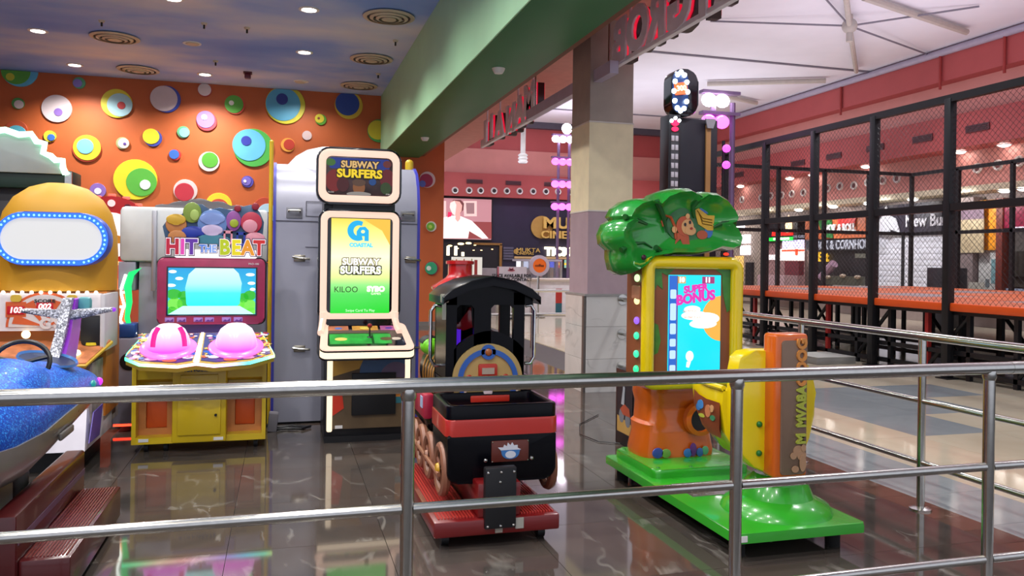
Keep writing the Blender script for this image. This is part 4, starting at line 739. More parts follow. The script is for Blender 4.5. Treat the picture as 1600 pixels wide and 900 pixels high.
for x in (1.075, 1.3): B().ball((x, 4.632, .81), (.018, .008, .012), 10, 6).out('red_stud', MATS['coin_red'], md)
for x in (1.05, 1.37): B().cyl((x, 4.63, .64), (x, 4.63, .77), .012, n=10).out('white_post', mat('post_cream', 'c8b8a8', .4), tr_)
# chrome hand rails
for x, d in ((.935, -.065), (1.47, .06)): B().tube([(x, 4.8, 1.22), (x+d*.6, 4.8, 1.225), (x+d, 4.8, 1.19), (x+d, 4.8, .95), (x+d, 4.8, .9), (x+d*.6, 4.8, .86), (x, 4.8, .86)], .011, 10).out('grab_rail', CHROME, tr_)
# boiler, funnel, lever
B().lathe([(0, 0), (.23, 0), (.235, .02), (.235, .7), (.2, .74), (0, .75)], (1.19, 4.98, .72), (0, 1, 0), 32).out('boiler', TB, tr_)
for y in (5.08, 5.16, 5.24, 5.32, 5.42, 5.52): B().lathe([(.235, 0), (.242, .004), (.242, .016), (.235, .02)], (1.19, y, .72), (0, 1, 0), 32).out('boiler_band', mat('band_gold', 'c08840', .25, .7), tr_)
B().lathe([(.07, .9), (.07, 1.18), (.2, 1.3), (.2, 1.315), (.1, 1.38), (.085, 1.4), (.085, 1.47)], (1.2, 5.5, 0), n=24).out('funnel', mat('funnel_red', 'b81c20', .18, 0, .05, 5, 0, .5), tr_)
B().lathe([(.085, 1.47), (.1, 1.475), (.1, 1.495), (.07, 1.5), (.06, 1.47), (0, 1.46)], (1.2, 5.5, 0), n=24).out('funnel_rim', MATS['funnel_red'], tr_)
B().ball((.97, 5.35, .92), (.07, .09, .06), 16, 10).out('green_cover', mat('lime_cover', '78d828', .3), tr_); 
for k in range(4): B().tube([(.97+.075*math.sin(a)*.98, 5.29+.04*k, .92+.064*math.cos(a)) for a in [(-1.2+2.4*j/8) for j in range(9)]], .006, 5).out('black_stripe', BLACK, tr_)
B().xz([(1.03, 1.08), (1.05, 1.11), (1.08, 1.12), (1.12, 1.21), (1.14, 1.21), (1.15, 1.08), (1.09, 1.06)], 4.9, .03, .01).out('red_lever', mat('lever_red', 'b0202c', .2, 0, .05, 5, 0, .5), tr_); B().cyl((1.06, 4.88, .86), (1.06, 4.88, 1.07), .016, n=10).out('violet_post', emi('violet_glow', '5820d8', .7), tr_)
B().box(.86, .93, 4.95, 5.35, .5, .66, .02).out('red_side_tank', mat('tank_crimson', 'a82440', .3), tr_); B().box(.855, .862, 4.98, 5.05, .57, .64).out('tank_sticker', mat('sticker_blue_white', 'a8c0e0', .4), tr_)
B().box(.9, 1.47, 4.95, 5.7, .42, .56, .02).out('chassis', TB, tr_)
# wheels
def wheel(y, r, x0=.845, x1=.885):
    wz = .2+r
    wl = B().tube([(x0+.02, y+r*.86*math.cos(a), wz+r*.86*math.sin(a)) for a in [2*PI*k/24 for k in range(24)]], .026, 8, True).out('wheel', BRN, tr_)
    for k in range(5):
        a = 2*PI*k/5+.4; B().tube([(x0+.02, y, wz), (x0+.02, y+r*.82*math.cos(a), wz+r*.82*math.sin(a))], .014, 6).out('spoke', BRN, wl)
    B().lathe([(0, .02), (.03, .015), (.035, 0)], (x0, y, wz), (-1, 0, 0), 14).out('hub', BRN if y > 4.5 else mat('hub_yellow', 'c89820', .35), wl)
for y, r in ((4.36, .145), (4.72, .135), (5.0, .13), (5.26, .12)): wheel(y, r)
for y, r in ((4.36, .145), (4.72, .135)): wheel(y, r, 1.455)
B().tube([(.835, 4.3, .33), (.835, 5.3, .34)], .012, 8).out('coupling_rod', BRN, tr_)

# ================================================================== GREEN TREE RIDE
GRB = mat('ride_green_base', '30a428', .25, 0, .05, 3, 0, .5); YR = mat('ride_yellow', 'ecd010', .25, 0, .04, 3, 0, .5); ORR = mat('ride_orange', 'd06018', .25, 0, .06, 3, 0, .5); GLF = mat('ride_leaf_green', '289838', .2, 0, .08, 3, 0, .6); BRP = mat('ride_brown_panel', '8a4c2c', .4, 0, .12, 6)
tre = thing('tree_ride', 'kiddie ride with green leafy top, yellow-framed game screen and yellow banana seat', 'kiddie ride', (2.58, 4.4, 0))
B().xy(rr(2.19, 2.965, 3.52, 5.2, .02), .1, .05, .014).out('base_platform', GRB, tre)
B().xy(rr(2.25, 2.93, 4.55, 5.18, .05), .15, .055, .025, seg=3).out('raised_step', GRB, tre)
dp = B().box(2.3, 2.9, 4.15, 4.42, .15, .154).out('tread_plate', mat('tread_steel', 'b4b4b4', .3, .9), tre)
b_ = B()
for i in range(14):
    for j in range(6): b_.box(2.33+.04*i-.012, 2.33+.04*i+.012, 4.18+.042*j-.003, 4.18+.042*j+.003, .154, .157, 0, (0, 0, .8 if (i+j) % 2 else -.8))
b_.out('tread_pattern', MATS['tread_steel'], dp, kind='stuff')
B().lathe([(.3, .0), (.28, .04), (.2, .08), (.17, .15), (.12, .2), (0, .21)], (2.65, 3.86, .15), n=28).out('seat_mound', GRB, tre); B().box(2.56, 2.74, 3.7, 3.95, .15, .37, .06, seg=3).out('mound_block', GRB, tre)
B().box(2.215, 2.255, 3.515, 3.522, .11, .14).out('sticker', WHITE, tre)
for x, y in ((2.28, 3.65), (2.86, 3.65), (2.28, 5.1), (2.86, 5.1)): B().lathe([(.04, 0), (.04, .1)], (x, y, 0), n=14).cyl((x, y, 0), (x, y, .1), .038).out('foot', RUBBER, tre)
B().box(2.3, 2.86, 3.7, 5.1, .045, .1).out('under_box', BLACKM, tre)
for x, y in ((2.3, 4.6), (2.87, 4.6), (2.3, 5.12), (2.52, 4.58)): B().ball((x, y, .205), (.014, .014, .008), 8, 6).out('bolt', mat('green_bolt', '187820', .3), tre)
# stump
b_ = B(); rings = []
for z, s in ((.2, 1.0), (.24, 1.02), (.36, .93), (.42, .95), (.44, .88), (.56, .86), (.62, .92), (.66, .9)):
    rings.append([(2.585+s*(.275*math.copysign(abs(math.cos(a))**.6, math.cos(a))), 5.0+s*(.19*math.copysign(abs(math.sin(a))**.7, math.sin(a)))+.012*math.sin(3*a), z) for a in [2*PI*k/32 for k in range(32)]])
b_.loft(rings).out('orange_stump', ORR, tre)
B().lathe([(.08, 0), (.115, -.0), (.11, .04), (.08, .05), (.075, .0), (0, -.0)], (2.7, 4.815, .46), (0, -1, 0), 26).out('stump_ring', ORR, tre); B().lathe([(0, .02), (.078, .02), (.078, 0)], (2.7, 4.81, .46), (0, -1, 0), 24).out('speaker_hole', BLACKM, tre)
for x, z, a, c, h in ((2.4, .245, .04, .035, '3848a0'), (2.46, .24, .035, .03, '6c9c40'), (2.66, .255, .025, .045, '602878'), (2.62, .235, .03, .03, '3070b8'), (2.71, .235, .025, .03, '3060a0'), (2.75, .245, .025, .03, '58a070')):
    B().xz(ell(x, z, a, c, 14), 4.81, .008, .003).out('painted_flower', mat('flower_'+h, h, .35), tre)
# screen cabinet
B().xz(rr(2.26, 2.91, .72, 1.52, .05), 5.02, .3, .02).out('screen_cabinet', BRP, tre)
k = rr(2.262, 2.905, .725, 1.505, .05, 6)
B().tube([(x, 4.7, z) for x, z in k], .043, 14, True).out('yellow_frame', YR, tre)
B().box(2.3, 2.87, 4.71, 4.73, .76, 1.47).out('front_panel', BRP, tre)
for pts in ([(2.3, 1.47), (2.46, 1.47), (2.4, 1.42), (2.36, 1.44), (2.37, 1.33), (2.33, 1.36), (2.3, 1.3)], [(2.87, 1.47), (2.74, 1.47), (2.8, 1.43), (2.81, 1.3), (2.84, 1.18), (2.87, 1.2)], [(2.3, 1.12), (2.34, 1.1), (2.36, 1.0), (2.34, .92), (2.3, .9)]): B().xz(pts, 4.71, .004).out('leaf_print', mat('leaf_print_green', '3c8030', .35, 0, .2, 12), tre)
s3 = B().box(2.41, 2.79, 4.7, 4.712, .79, 1.425, .004).out('screen', emi('ride_screen_cyan', '18d8f0', 1.1), tre)
SW = emi('ride_screen_white', 'f4fcff', 1.2)
B().box(2.412, 2.468, 4.6985, 4.7, .795, 1.42).out('side_menu', emi('ride_menu_blue', '2868d0', .9), s3); B().box(2.468, 2.474, 4.698, 4.7, .795, 1.42).out('menu_line', emi('ride_menu_line', '886878', .6), s3)
for z0, z1 in ((1.27, 1.33), (1.13, 1.24), (1.04, 1.11), (.96, 1.01), (.88, .935), (.8, .84)): B().xz(rr(2.42, 2.462, z0, z1, .008, 3), 4.6985, .001).out('menu_button', emi('ride_button_pale', 'b8d8ff', 1.1), s3)
text('SUPER', .062, emi('ride_text_magenta', 'e030b0', 1.0), s3, (2.6, 4.697, 1.335), (PI/2, -.12, 0), ext=.001, bold=.004, sx=1.0, shear=.1); text('BONUS', .085, emi('ride_text_magenta', 'e030b0', 1.0), s3, (2.6, 4.6965, 1.275), (PI/2, -.14, 0), ext=.001, bold=.005, sx=1.0, shear=.1)
B().xz([(min(2.788, x), z) for x, z in ell(2.8, 1.14, .15, .15, 30)], 4.7, .0008).out('screen_sun', emi('ride_sun_orange', 'f0b048', 1.0), s3)
for x, z, a, c in ((2.6, 1.16, .1, .03), (2.68, 1.14, .1, .04), (2.58, 1.2, .06, .025), (2.66, 1.105, .1, .03)): B().xz([(min(2.788, p), q) for p, q in ell(x, z, a, c, 20)], 4.699, .0008).out('screen_cloud', SW, s3)
text('no bonus', .026, emi('ride_text_orange', 'e88840', 1.0), s3, (2.56, 4.697, 1.19), ext=.0005); text('no bet back', .026, emi('ride_text_orange', 'e88840', 1.0), s3, (2.58, 4.697, 1.15), ext=.0005)
B().xz(ell(2.565, .895, .028, .035, 16), 4.699, .001).xz([(2.545, .86), (2.575, .86), (2.56, .82), (2.54, .825)], 4.699, .001).out('screen_balloon', SW, s3)
B().box(2.475, 2.53, 4.6985, 4.7, 1.37, 1.415).out('score_box', emi('ride_box_amber', 'd8b068', .9), s3); B().box(2.65, 2.74, 4.6985, 4.7, 1.37, 1.415).out('score_box', emi('ride_box_purple', 'a83878', .9), s3); text('11', .042, SW, s3, (2.69, 4.6975, 1.392), ext=.0005, bold=.003); text('10', .042, SW, s3, (2.5, 4.6975, 1.392), ext=.0005, bold=.003)
# side lights
for y_, z, h in ((4.84, 1.4, 'c8ffb0'), (4.84, 1.25, 'fff0a0'), (4.84, 1.12, '8858e0'), (4.84, 1.02, '38c898'), (4.84, .9, '38c898'), (4.84, .8, '30e090')):
    B().ball((2.25, y_, z), (.018, .025, .025), 12, 8).out('side_lamp', emi('lamp_'+h, h, 1.6), tre)
B().box(2.235, 2.26, 4.78, 4.9, 1.26, 1.35, .01).out('side_figure_plate', mat('plate_peach', 'c88868', .4), tre)
# leaf crown
out_ = [(2.25, 1.52), (2.19, 1.46), (2.13, 1.42), (2.08, 1.45), (2.06, 1.53), (2.06, 1.58), (2.01, 1.62), (2.0, 1.68), (2.03, 1.75), (2.08, 1.78), (2.06, 1.8), (2.09, 1.855), (2.15, 1.9), (2.22, 1.92), (2.3, 1.9), (2.36, 1.955), (2.45, 1.99), (2.54, 2.0), (2.6, 1.975), (2.62, 1.945), (2.68, 1.98), (2.76, 1.975), (2.84, 1.935), (2.9, 1.87), (2.93, 1.82), (2.92, 1.79), (2.88, 1.775), (2.93, 1.73), (2.965, 1.67), (2.95, 1.61), (2.89, 1.59), (2.8, 1.6), (2.72, 1.57), (2.6, 1.55), (2.42, 1.55)]
b_ = B(); cx0, cz0 = 2.52, 1.74
ring = lambda f, y: [(cx0+(x-cx0)*f, y, cz0+(z-cz0)*f) for x, z in out_]
b_.loft([ring(.9, 5.0), ring(1.0, 4.95), ring(1.01, 4.82), ring(.96, 4.7), ring(.88, 4.645), ring(.78, 4.68), ring(.7, 4.72), ring(.3, 4.74), ring(.05, 4.74)]).out('leaf_crown', GLF, tre, ang=60)
for pts in ([(2.3, 1.9), (2.37, 1.8), (2.4, 1.7)], [(2.62, 1.945), (2.58, 1.87), (2.6, 1.8)], [(2.88, 1.775), (2.8, 1.77), (2.74, 1.74)], [(2.08, 1.79), (2.17, 1.78), (2.26, 1.75)], [(2.06, 1.58), (2.16, 1.62), (2.24, 1.63), (2.3, 1.6)], [(2.3, 1.6), (2.36, 1.57), (2.44, 1.56)]):
    B().tube([(x, 4.675 if i == 0 else 4.7+.01*i, z) for i, (x, z) in enumerate(pts)], [.02, .016, .008, .006][:len(pts)], 8).out('leaf_crease', mat('leaf_dark_green', '185824', .25, 0, .1, 4, 0, .5), tre)
B().tube([(2.0+.14, 4.66, 1.5), (2.18, 4.65, 1.49), (2.22, 4.66, 1.5)], .006, 6).out('leaf_line', mat('leaf_line_lime', '80a830', .4), tre)
B().ball((2.22, 4.68, 1.535), (.018, .01, .018), 12, 8).out('dark_lens', mat('lens_maroon', '401028', .3), tre); B().ball((2.8, 4.66, 1.565), (.02, .012, .01), 10, 6).out('red_lamp', emi('red_lamp_glow', 'ff3020', 1.8), tre)
# crown picture: plain monkey with bananas
MKO = mat('monkey_orange', 'b85028', .35); MKT = mat('monkey_tan', 'd8a068', .35); BAN = mat('banana_print', 'd8a828', .35); YP = 4.735
pic = B().xz(ell(2.6, 1.75, .2, .13, 28), YP, .004).out('crown_picture', mat('picture_green', '2c6c38', .35, 0, .3, 14), tre)
def pr_(pts, y, mm, nm='picture_shape'): return B().xz(pts, YP-y, .004).out(nm, mm, pic)
pr_(ell(2.69, 1.86, .05, .03, 14), .003, mat('picture_blue', '3870b8', .35)); pr_(ell(2.71, 1.72, .03, .05, 12), .003, MATS['picture_blue']); pr_([(2.6, 1.85), (2.63, 1.865), (2.7, 1.82), (2.75, 1.82), (2.74, 1.72), (2.7, 1.72), (2.63, 1.76)], .006, BAN)
for i in range(3): B().tube([(2.62+.012*i, YP-.012, 1.85-.02*i), (2.66, YP-.012, 1.8-.018*i), (2.73, YP-.012, 1.79-.018*i)], .003, 4).out('banana_line', mat('banana_line', '7c5818', .4), pic)
B().tube([(2.47, YP-.006, 1.66), (2.46, YP-.006, 1.74), (2.43, YP-.006, 1.8), (2.39, YP-.006, 1.81), (2.37, YP-.006, 1.77), (2.38, YP-.006, 1.74)], .01, 6).out('picture_tail', MKO, pic)
pr_([(2.46, 1.62), (2.5, 1.66), (2.52, 1.62), (2.57, 1.62), (2.56, 1.69), (2.48, 1.7)], .006, MKO); pr_(ell(2.66, 1.69, .04, .03, 14), .006, MKO); pr_(ell(2.53, 1.745, .06, .065, 20), .008, MKO); pr_(ell(2.55, 1.74, .045, .05, 18), .011, MKT); pr_(ell(2.57, 1.715, .04, .03, 14), .0135, MKT); pr_(ell(2.455, 1.72, .018, .022, 12), .011, MKT); pr_(ell(2.55, 1.81, .015, .018, 12), .011, MKT)
pr_(ell(2.53, 1.755, .008, .012, 10), .016, BLACK); pr_(ell(2.565, 1.77, .008, .012, 10), .016, BLACK); pr_(ell(2.575, 1.73, .01, .008, 10), .018, mat('monkey_red', 'a82c18', .35))
# banana seat
bs = [(2.33, .93), (2.345, 1.0), (2.38, 1.03), (2.44, 1.04), (2.68, 1.04), (2.735, 1.02), (2.75, .94), (2.805, .9), (2.82, .8), (2.82, .68), (2.79, .55), (2.74, .45), (2.68, .385), (2.52, .375), (2.44, .41), (2.37, .48), (2.33, .6)]
B().xz(bs, 3.85, .1, .02).out('seat_back', YR, tre)
b_ = B(); H0 = [(2.31, .82), (2.3, .72), (2.32, .58), (2.4, .46), (2.56, .4), (2.72, .45), (2.8, .58), (2.82, .72), (2.81, .82), (2.77, .8), (2.74, .62), (2.56, .55), (2.38, .62), (2.35, .8)]
def hull(f, y, dz, fx=1): return [(2.56+(x-2.56)*f*fx, y, .8+(z-.8)*f+dz) for x, z in H0]
b_.loft([hull(1, 3.85, 0), hull(.99, 4.0, 0), hull(.92, 4.12, 0), hull(.74, 4.25, .01, 1.12), hull(.4, 4.36, .02, 1.5)]).out('banana_hull', YR, tre, ang=50)
B().tube([(2.31, 3.85, .825), (2.31, 4.0, .825), (2.33, 4.12, .825), (2.38, 4.25, .83), (2.46, 4.36, .835)], .016, 8).out('hull_rim', YR, tre)
b_ = B(); b_.loft([[(2.293, 3.86, .745), (2.293, 3.86, .6), (2.305, 3.86, .55)], [(2.292, 4.0, .745), (2.292, 4.0, .6), (2.31, 4.0, .555)], [(2.312, 4.12, .75), (2.312, 4.12, .63), (2.335, 4.12, .575)], [(2.335, 4.22, .765), (2.335, 4.22, .68), (2.365, 4.22, .63)]], False)
sidep = b_.out('side_picture_panel', mat('side_panel_brown', '7c3c20', .4, 0, .25, 10), tre)
for y, z, a, c, h in ((4.08, .7, .035, .025, '4080c0'), (4.11, .68, .025, .02, '3870b0'), (3.98, .68, .03, .035, 'c07850'), (4.06, .64, .035, .01, 'a8b040'), (3.93, .65, .025, .015, '388058'), (3.94, .7, .02, .02, 'c89868')):
    B().yz([(y+a*math.cos(t_), z+c*math.sin(t_)) for t_ in [2*PI*k/14 for k in range(14)]], 2.296+max(0, y-4.0)*.13, .008).out('picture_shape', mat('sidepic_'+h, h, .35), sidep)
B().box(2.5, 2.705, 3.66, 3.78, .37, 1.135, .02, seg=3).out('orange_post', ORR, tre)
tp2 = B().xz(rr(2.535, 2.69, .39, 1.1, .02), 3.665, .012, .003).out('brown_text_panel', mat('text_panel_brown', '7c6454', .45, 0, .08, 5), tre)
text('OOOG', .075, mat('text_orange', 'd08840', .4), tp2, (2.655, 3.648, .985), (PI/2, -PI/2, 0), ext=.006, bold=.004, sx=1.05); text('MVABA', .07, mat('text_lime', 'a8b040', .4), tp2, (2.655, 3.648, .75), (PI/2, -PI/2, 0), ext=.006, bold=.004, sx=.95); text('M', .07, MATS['text_lime'], tp2, (2.655, 3.648, .58), (PI/2, -PI/2, 0), ext=.006, bold=.004)
for pk, (x, z, a, c) in enumerate(((2.64, .515, .03, .03), (2.66, .49, .028, .025), (2.61, .49, .02, .018), (2.67, .53, .015, .02), (2.62, .42, .022, .018), (2.665, .45, .02, .045))): B().xz(ell(x, z, a, c, 14), 3.653-.0012*pk, .004).out('panel_print', mat('panel_print_tan', 'b08868', .4), tp2)
for x in (2.465, 2.735):
    for z in (.645, .49): B().ball((x, 3.745, z), (.017, .015, .017), 12, 8).out('bolt_cap', mat('bolt_cap_green', '1c7028', .3), tre)

# ================================================================== BLUE PLANE RIDE
PBLU = None
m, N, L, b = node_mat('blue_glitter_paint')
tc = N.new('ShaderNodeTexCoord'); vo = N.new('ShaderNodeTexVoronoi'); vo.inputs['Scale'].default_value = 160; L.new(tc.outputs['Object'], vo.inputs['Vector'])
r = ramp(N, [(.0, '0638a8'), (.7, '0e5cd4'), (.93, '3ca0f8')]); sx_ = N.new('ShaderNodeSeparateColor'); L.new(vo.outputs['Color'], sx_.inputs[0]); L.new(sx_.outputs[0], r.inputs['Fac']); L.new(r.outputs['Color'], b.inputs['Base Color'])
b.inputs['Roughness'].default_value = .45; b.inputs['Metallic'].default_value = .2; b.inputs['IOR'].default_value = 1.35; b.inputs['Coat Weight'].default_value = .1; b.inputs['Coat Roughness'].default_value = .05
m, N, L, b = node_mat('silver_glitter')
tc = N.new('ShaderNodeTexCoord'); vo = N.new('ShaderNodeTexVoronoi'); vo.inputs['Scale'].default_value = 130; L.new(tc.outputs['Object'], vo.inputs['Vector']); r = ramp(N, [(0, '606068'), (.5, 'a0a0a8'), (.9, 'f0f0f8')]); sx_ = N.new('ShaderNodeSeparateColor'); L.new(vo.outputs['Color'], sx_.inputs[0]); L.new(sx_.outputs[0], r.inputs['Fac']); L.new(r.outputs['Color'], b.inputs['Base Color']); b.inputs['Roughness'].default_value = .4; b.inputs['Metallic'].default_value = .5
PB = MATS['blue_glitter_paint']; PS = mat('plane_silver_grey', '8c8884', .3, .3, .06, 3, 0, .4); DRB = mat('ride_dark_red', '480c10', .28, 0, .06, 4, 0, .4)
pn = thing('plane_ride', 'blue glitter plane kiddie ride with silver tail on a dark red stepped base', 'kiddie ride', (-1.2, 4.5, 0))
B().box(-1.16, -1.06, 3.8, 5.02, .04, .4, .012).box(-1.44, -1.34, 3.8, 5.02, .04, .4, .012).box(-1.36, -1.14, 3.8, 3.9, .04, .4, .008).box(-1.36, -1.14, 3.85, 5.02, .04, .22).out('base_box', DRB, pn)
st = B().box(-1.06, -.86, 3.83, 4.95, .03, .2, .01).out('step', DRB, pn)
for i in range(12): B().box(-1.045+.0145*i, -1.038+.0145*i, 3.86, 4.92, .2, .205).out('step_rib', mat('rib_maroon', '6a2824', .3), pn)
B().prism([(3.82, .27), (5.0, .27), (5.0, .3), (3.82, .3)], (-1.058, 0, 0), (0, 1, 0), (0, 0, 1), .003).out('side_stripe', mat('stripe_violet_grey', '5c4058', .4), pn)
for x, y in ((-.92, 3.95), (-.92, 4.85), (-1.4, 3.95), (-1.4, 4.85)): B().box(x-.03, x+.03, y-.03, y+.03, 0, .045).out('foot', RUBBER, pn)
B().cyl((-1.25, 4.55, .2), (-1.25, 4.55, .55), .035).out('pivot_post', PS, pn)
b_ = B(); R_ = []; R2 = []
secs = [(3.5, .06, .06, .72), (3.62, .15, .15, .71), (3.85, .21, .22, .70), (4.2, .23, .25, .69), (4.6, .225, .24, .70), (4.95, .235, .2, .715), (5.25, .235, .155, .715), (5.42, .23, .13, .70), (5.54, .17, .08, .70), (5.58, .1, .04, .7)]
for y, rx, rz, zc in secs: R_.append([(-1.29+rx*math.cos(a), y, zc+rz*math.sin(a)) for a in [2*PI*k/32 for k in range(32)]])
for y, rx, rz, zc in secs: R2.append([(-1.29+(rx+.006)*math.cos(a), y, zc-.015+(rz+.006)*math.sin(a)) for a in [PI+PI*k/20-.02+.0 for k in range(21)]]+[(-1.29+(rx-.03)*math.cos(a), y, zc-.015+(rz-.03)*math.sin(a)*.9) for a in [2*PI-PI*k/20 for k in range(21)]])
b_.loft(R_).out('fuselage', PB, pn, ang=60)
B().loft(R2).out('silver_belly', PS, pn, ang=60)
b_ = B(); b_.loft([[(-1.29+rx*math.cos(a), y, .8+rz*math.sin(a)) for a in [PI*k/16 for k in range(17)]] for y, rx, rz in ((4.0, .12, .08), (4.2, .17, .15), (4.45, .19, .19), (4.62, .17, .16), (4.66, .15, .1))]).out('cowl', PB, pn, ang=60)
B().lathe([(.155, 0), (.15, .012), (.14, 0)], (-1.25, 5.0, .915), (.22, -.1, 1), 28).out('cockpit_rim', mat('rim_blue', '4878b8', .3), pn); B().lathe([(0, -.01), (.145, 0)], (-1.25, 5.0, .915), (.22, -.1, 1), 28).out('cockpit_opening', mat('cockpit_navy', '0c2048', .5), pn)
sw = B().tube([(-1.31+.135*math.cos(a), 4.74+.05*math.sin(a), .93+.11*math.sin(a)) for a in [2*PI*k/28 for k in range(28)]], .013, 8, True).out('steering_wheel', BLACK, pn)
for a in (.3, 2.84, -1.57): B().tube([(-1.31, 4.73, .93), (-1.31+.13*math.cos(a), 4.74+.05*math.sin(a), .93+.105*math.sin(a))], .012, 6).out('wheel_spoke', BLACK, sw)
B().cyl((-1.31, 4.73, .93), (-1.3, 4.6, .85), .02).out('steering_column', BLACKM, sw)
# tail
fin = B().loft([[(-1.25, 5.12, .86), (-1.2, 5.12, .86), (-1.2, 5.4, .84), (-1.25, 5.4, .84)], [(-1.22, 5.2, 1.05), (-1.18, 5.2, 1.05), (-1.18, 5.42, 1.04), (-1.22, 5.42, 1.04)], [(-1.2, 5.24, 1.24), (-1.165, 5.24, 1.24), (-1.165, 5.42, 1.24), (-1.2, 5.42, 1.24)]]).out('tail_fin', mat('fin_purple', 'a030d8', .35, 0, .15, 3), pn)
B().loft([[(-1.285, 5.07, .85), (-1.225, 5.07, .85), (-1.225, 5.13, .86), (-1.285, 5.13, .86)], [(-1.255, 5.14, 1.03), (-1.2, 5.14, 1.03), (-1.2, 5.21, 1.03), (-1.255, 5.21, 1.03)], [(-1.225, 5.19, 1.25), (-1.175, 5.19, 1.25), (-1.175, 5.25, 1.25), (-1.225, 5.25, 1.25)]]).out('fin_edge', MATS['silver_glitter'], pn)
B().box(-1.175, -1.1, 5.3, 5.36, 1.15, 1.25, .02).out('teal_lens', mat('teal_lens', '4c9098', .3), pn)
B().xz([(-1.45, 1.165), (-1.44, 1.185), (-1.22, 1.175), (-1.2, 1.18), (-.97, 1.19), (-.965, 1.17), (-1.17, 1.12), (-1.24, 1.125)], 5.3, .09, .01).out('tail_plane', MATS['silver_glitter'], pn)
B().ball((-.967, 5.26, 1.178), (.016, .03, .014), 10, 6).out('tail_lamp', emi('tail_lamp_violet', '8838d0', 1.2), pn)
B().ball((-1.075, 4.85, .66), (.02, .03, .03), 12, 8).out('red_lens', mat('lens_dark_red', '5c1020', .2), pn)
B().ball((-1.063, 5.2, .745), (.02, .05, .022), 10, 6).out('teal_lamp', emi('teal_glow', '20a0a0', .7), pn); B().ball((-1.068, 5.4, .73), (.022, .03, .026), 10, 6).out('magenta_lamp', emi('magenta_glow', 'c838e0', 1.4), pn)
B().box(-1.075, -1.055, 4.5, 4.75, .56, .6, .01).out('side_vent', mat('vent_grey', '74706c', .4, .3), pn)
B().ball((-1.42, 4.3, .86), (.05, .08, .02), 12, 8).out('nav_housing', PB, pn); B().ball((-1.42, 4.26, .885), (.025, .03, .02), 10, 6).out('green_lens', mat('lens_lime', '98b820', .3), pn)
# ================================================================== HANGING LETTER SIGNS (seen from behind)
LB = mat('letter_back_grey', 'f0ecf6', .45); LS = mat('letter_side_dark', '3c2028', .4); LR = emi('letter_red_glow', 'e01838', .9)
def letter_sign(label, y0, y1, chars, size, rods, zb, heights=None):
    t = thing('hanging_sign', label, 'sign', (3.6, (y0+y1)/2, zb))
    B().box(3.57, 3.63, y0, y1, zb-.03, zb+.02, .006).out('bottom_rail', LB, t)
    for y in rods: B().cyl((3.6, y, zb), (3.6, y, 4.33), .016, n=8).out('hanger_rod', LB, t); 
    step = (y1-y0)/len(chars)
    for i, ch in enumerate(chars):
        if ch == ' ': continue
        y = y0+step*(i+.5); zz = zb+.17*size/.5+(heights[i] if heights else 0); rot = (PI/2, 0, PI/2)
        text(ch, size, LR, t, (3.61, y, zz-.005), rot, ext=.022, bold=.008, name='glow_liner', sx=step/(size*.74))  # emitting liner added for the red light on the letters' inner walls
        text(ch, size, LB, t, (3.575, y, zz), rot, ext=.012, bold=.032, name='letter_'+ch.lower(), sx=step/(size*.72))
        text(ch, size, LS, t, (3.68, y, zz-.02), rot, ext=.05, bold=.018, name='letter_box', sx=step/(size*.72))
        text(ch, size*.98, LR, t, (3.735, y, zz-.01), rot, ext=.008, bold=.0, name='letter_face', sx=step/(size*.72), label='red glowing letter face')
    return t
letter_sign('large hanging grey sign letters with red glow in front of the pillar, seen from behind', 5.7, 8.45, 'A1GROB', .62, (6.1, 8.0), 3.73, [.02, -.03, .0, .02, .02, 0])
letter_sign('small hanging grey sign letters with red glow beyond the pillar, nearer word', 11.35, 12.9, 'MAN', .6, (11.5, 12.3), 3.66, [.08, .0, -.05])
letter_sign('small hanging grey sign letters with red glow beyond the pillar, farther word', 13.1, 14.7, 'AIL', .55, (13.4, 14.3), 3.66, [.0, .05, .0])
t = thing('speaker_pole', 'white pole with ringed end hanging behind the small letter sign', 'pole', (7.6, 24, 7.1)); q = PY(817, 250, 24); q2 = PY(817, 200, 24)
B().cyl((q.x, 24, q.z), (q.x, 24, 7.09), .08, n=12).out('tube', WHITE, t); B().lathe([(.12, 0), (.16, .05), (.12, .1), (.16, .15), (.12, .2), (.16, .25), (.1, .3)], (q.x, 24, q.z-.1), n=16).out('ringed_end', WHITE, t)

# ================================================================== HIGH STRIKER TOWER
hs = thing('strength_tower', 'tall black tower game with bulb-ringed orange display behind the green tree ride', 'arcade machine', (6.7, 12.4, 0))
B().box(6.1, 6.32, 11.98, 12.3, 0, 3.96, .01).out('tower_front', BLACK, hs); B().box(6.3, 7.08, 12.1, 12.6, 0, 3.94, .02).out('tower_body', mat('tower_navy_black', '14121e', .4), hs)
B().box(6.84, 6.93, 12.06, 12.1, 0, 3.85, .004).out('gold_strip', mat('strip_gold_brown', '9c7040', .4), hs); B().prism([(6.8, 3.94), (7.0, 3.94), (6.95, 3.78), (6.84, 3.78)], (0, 12.05, 0), (1, 0, 0), (0, 0, 1), .03).out('strip_cap', mat('strip_silver', 'a8a4a8', .35, .6), hs)
B().xz(rr(6.16, 6.66, 3.96, 4.74, .2), 12.3, .28, .03).out('head_shell', BLACKG, hs)
hf = B().xz(rr(6.17, 6.46, 4.0, 4.7, .14), 12.02, .02, .004).out('head_face', mat('head_blue', '1c3464', .35), hs)
hk = ell(6.315, 4.35, .125, .32, 12)
for i, (x, z) in enumerate(hk): B().ball((x, 11.985, z), (.042,)*3, 8, 6).out('bulb', emi('bulb_cool_white', 'eafaff', 9), hf)
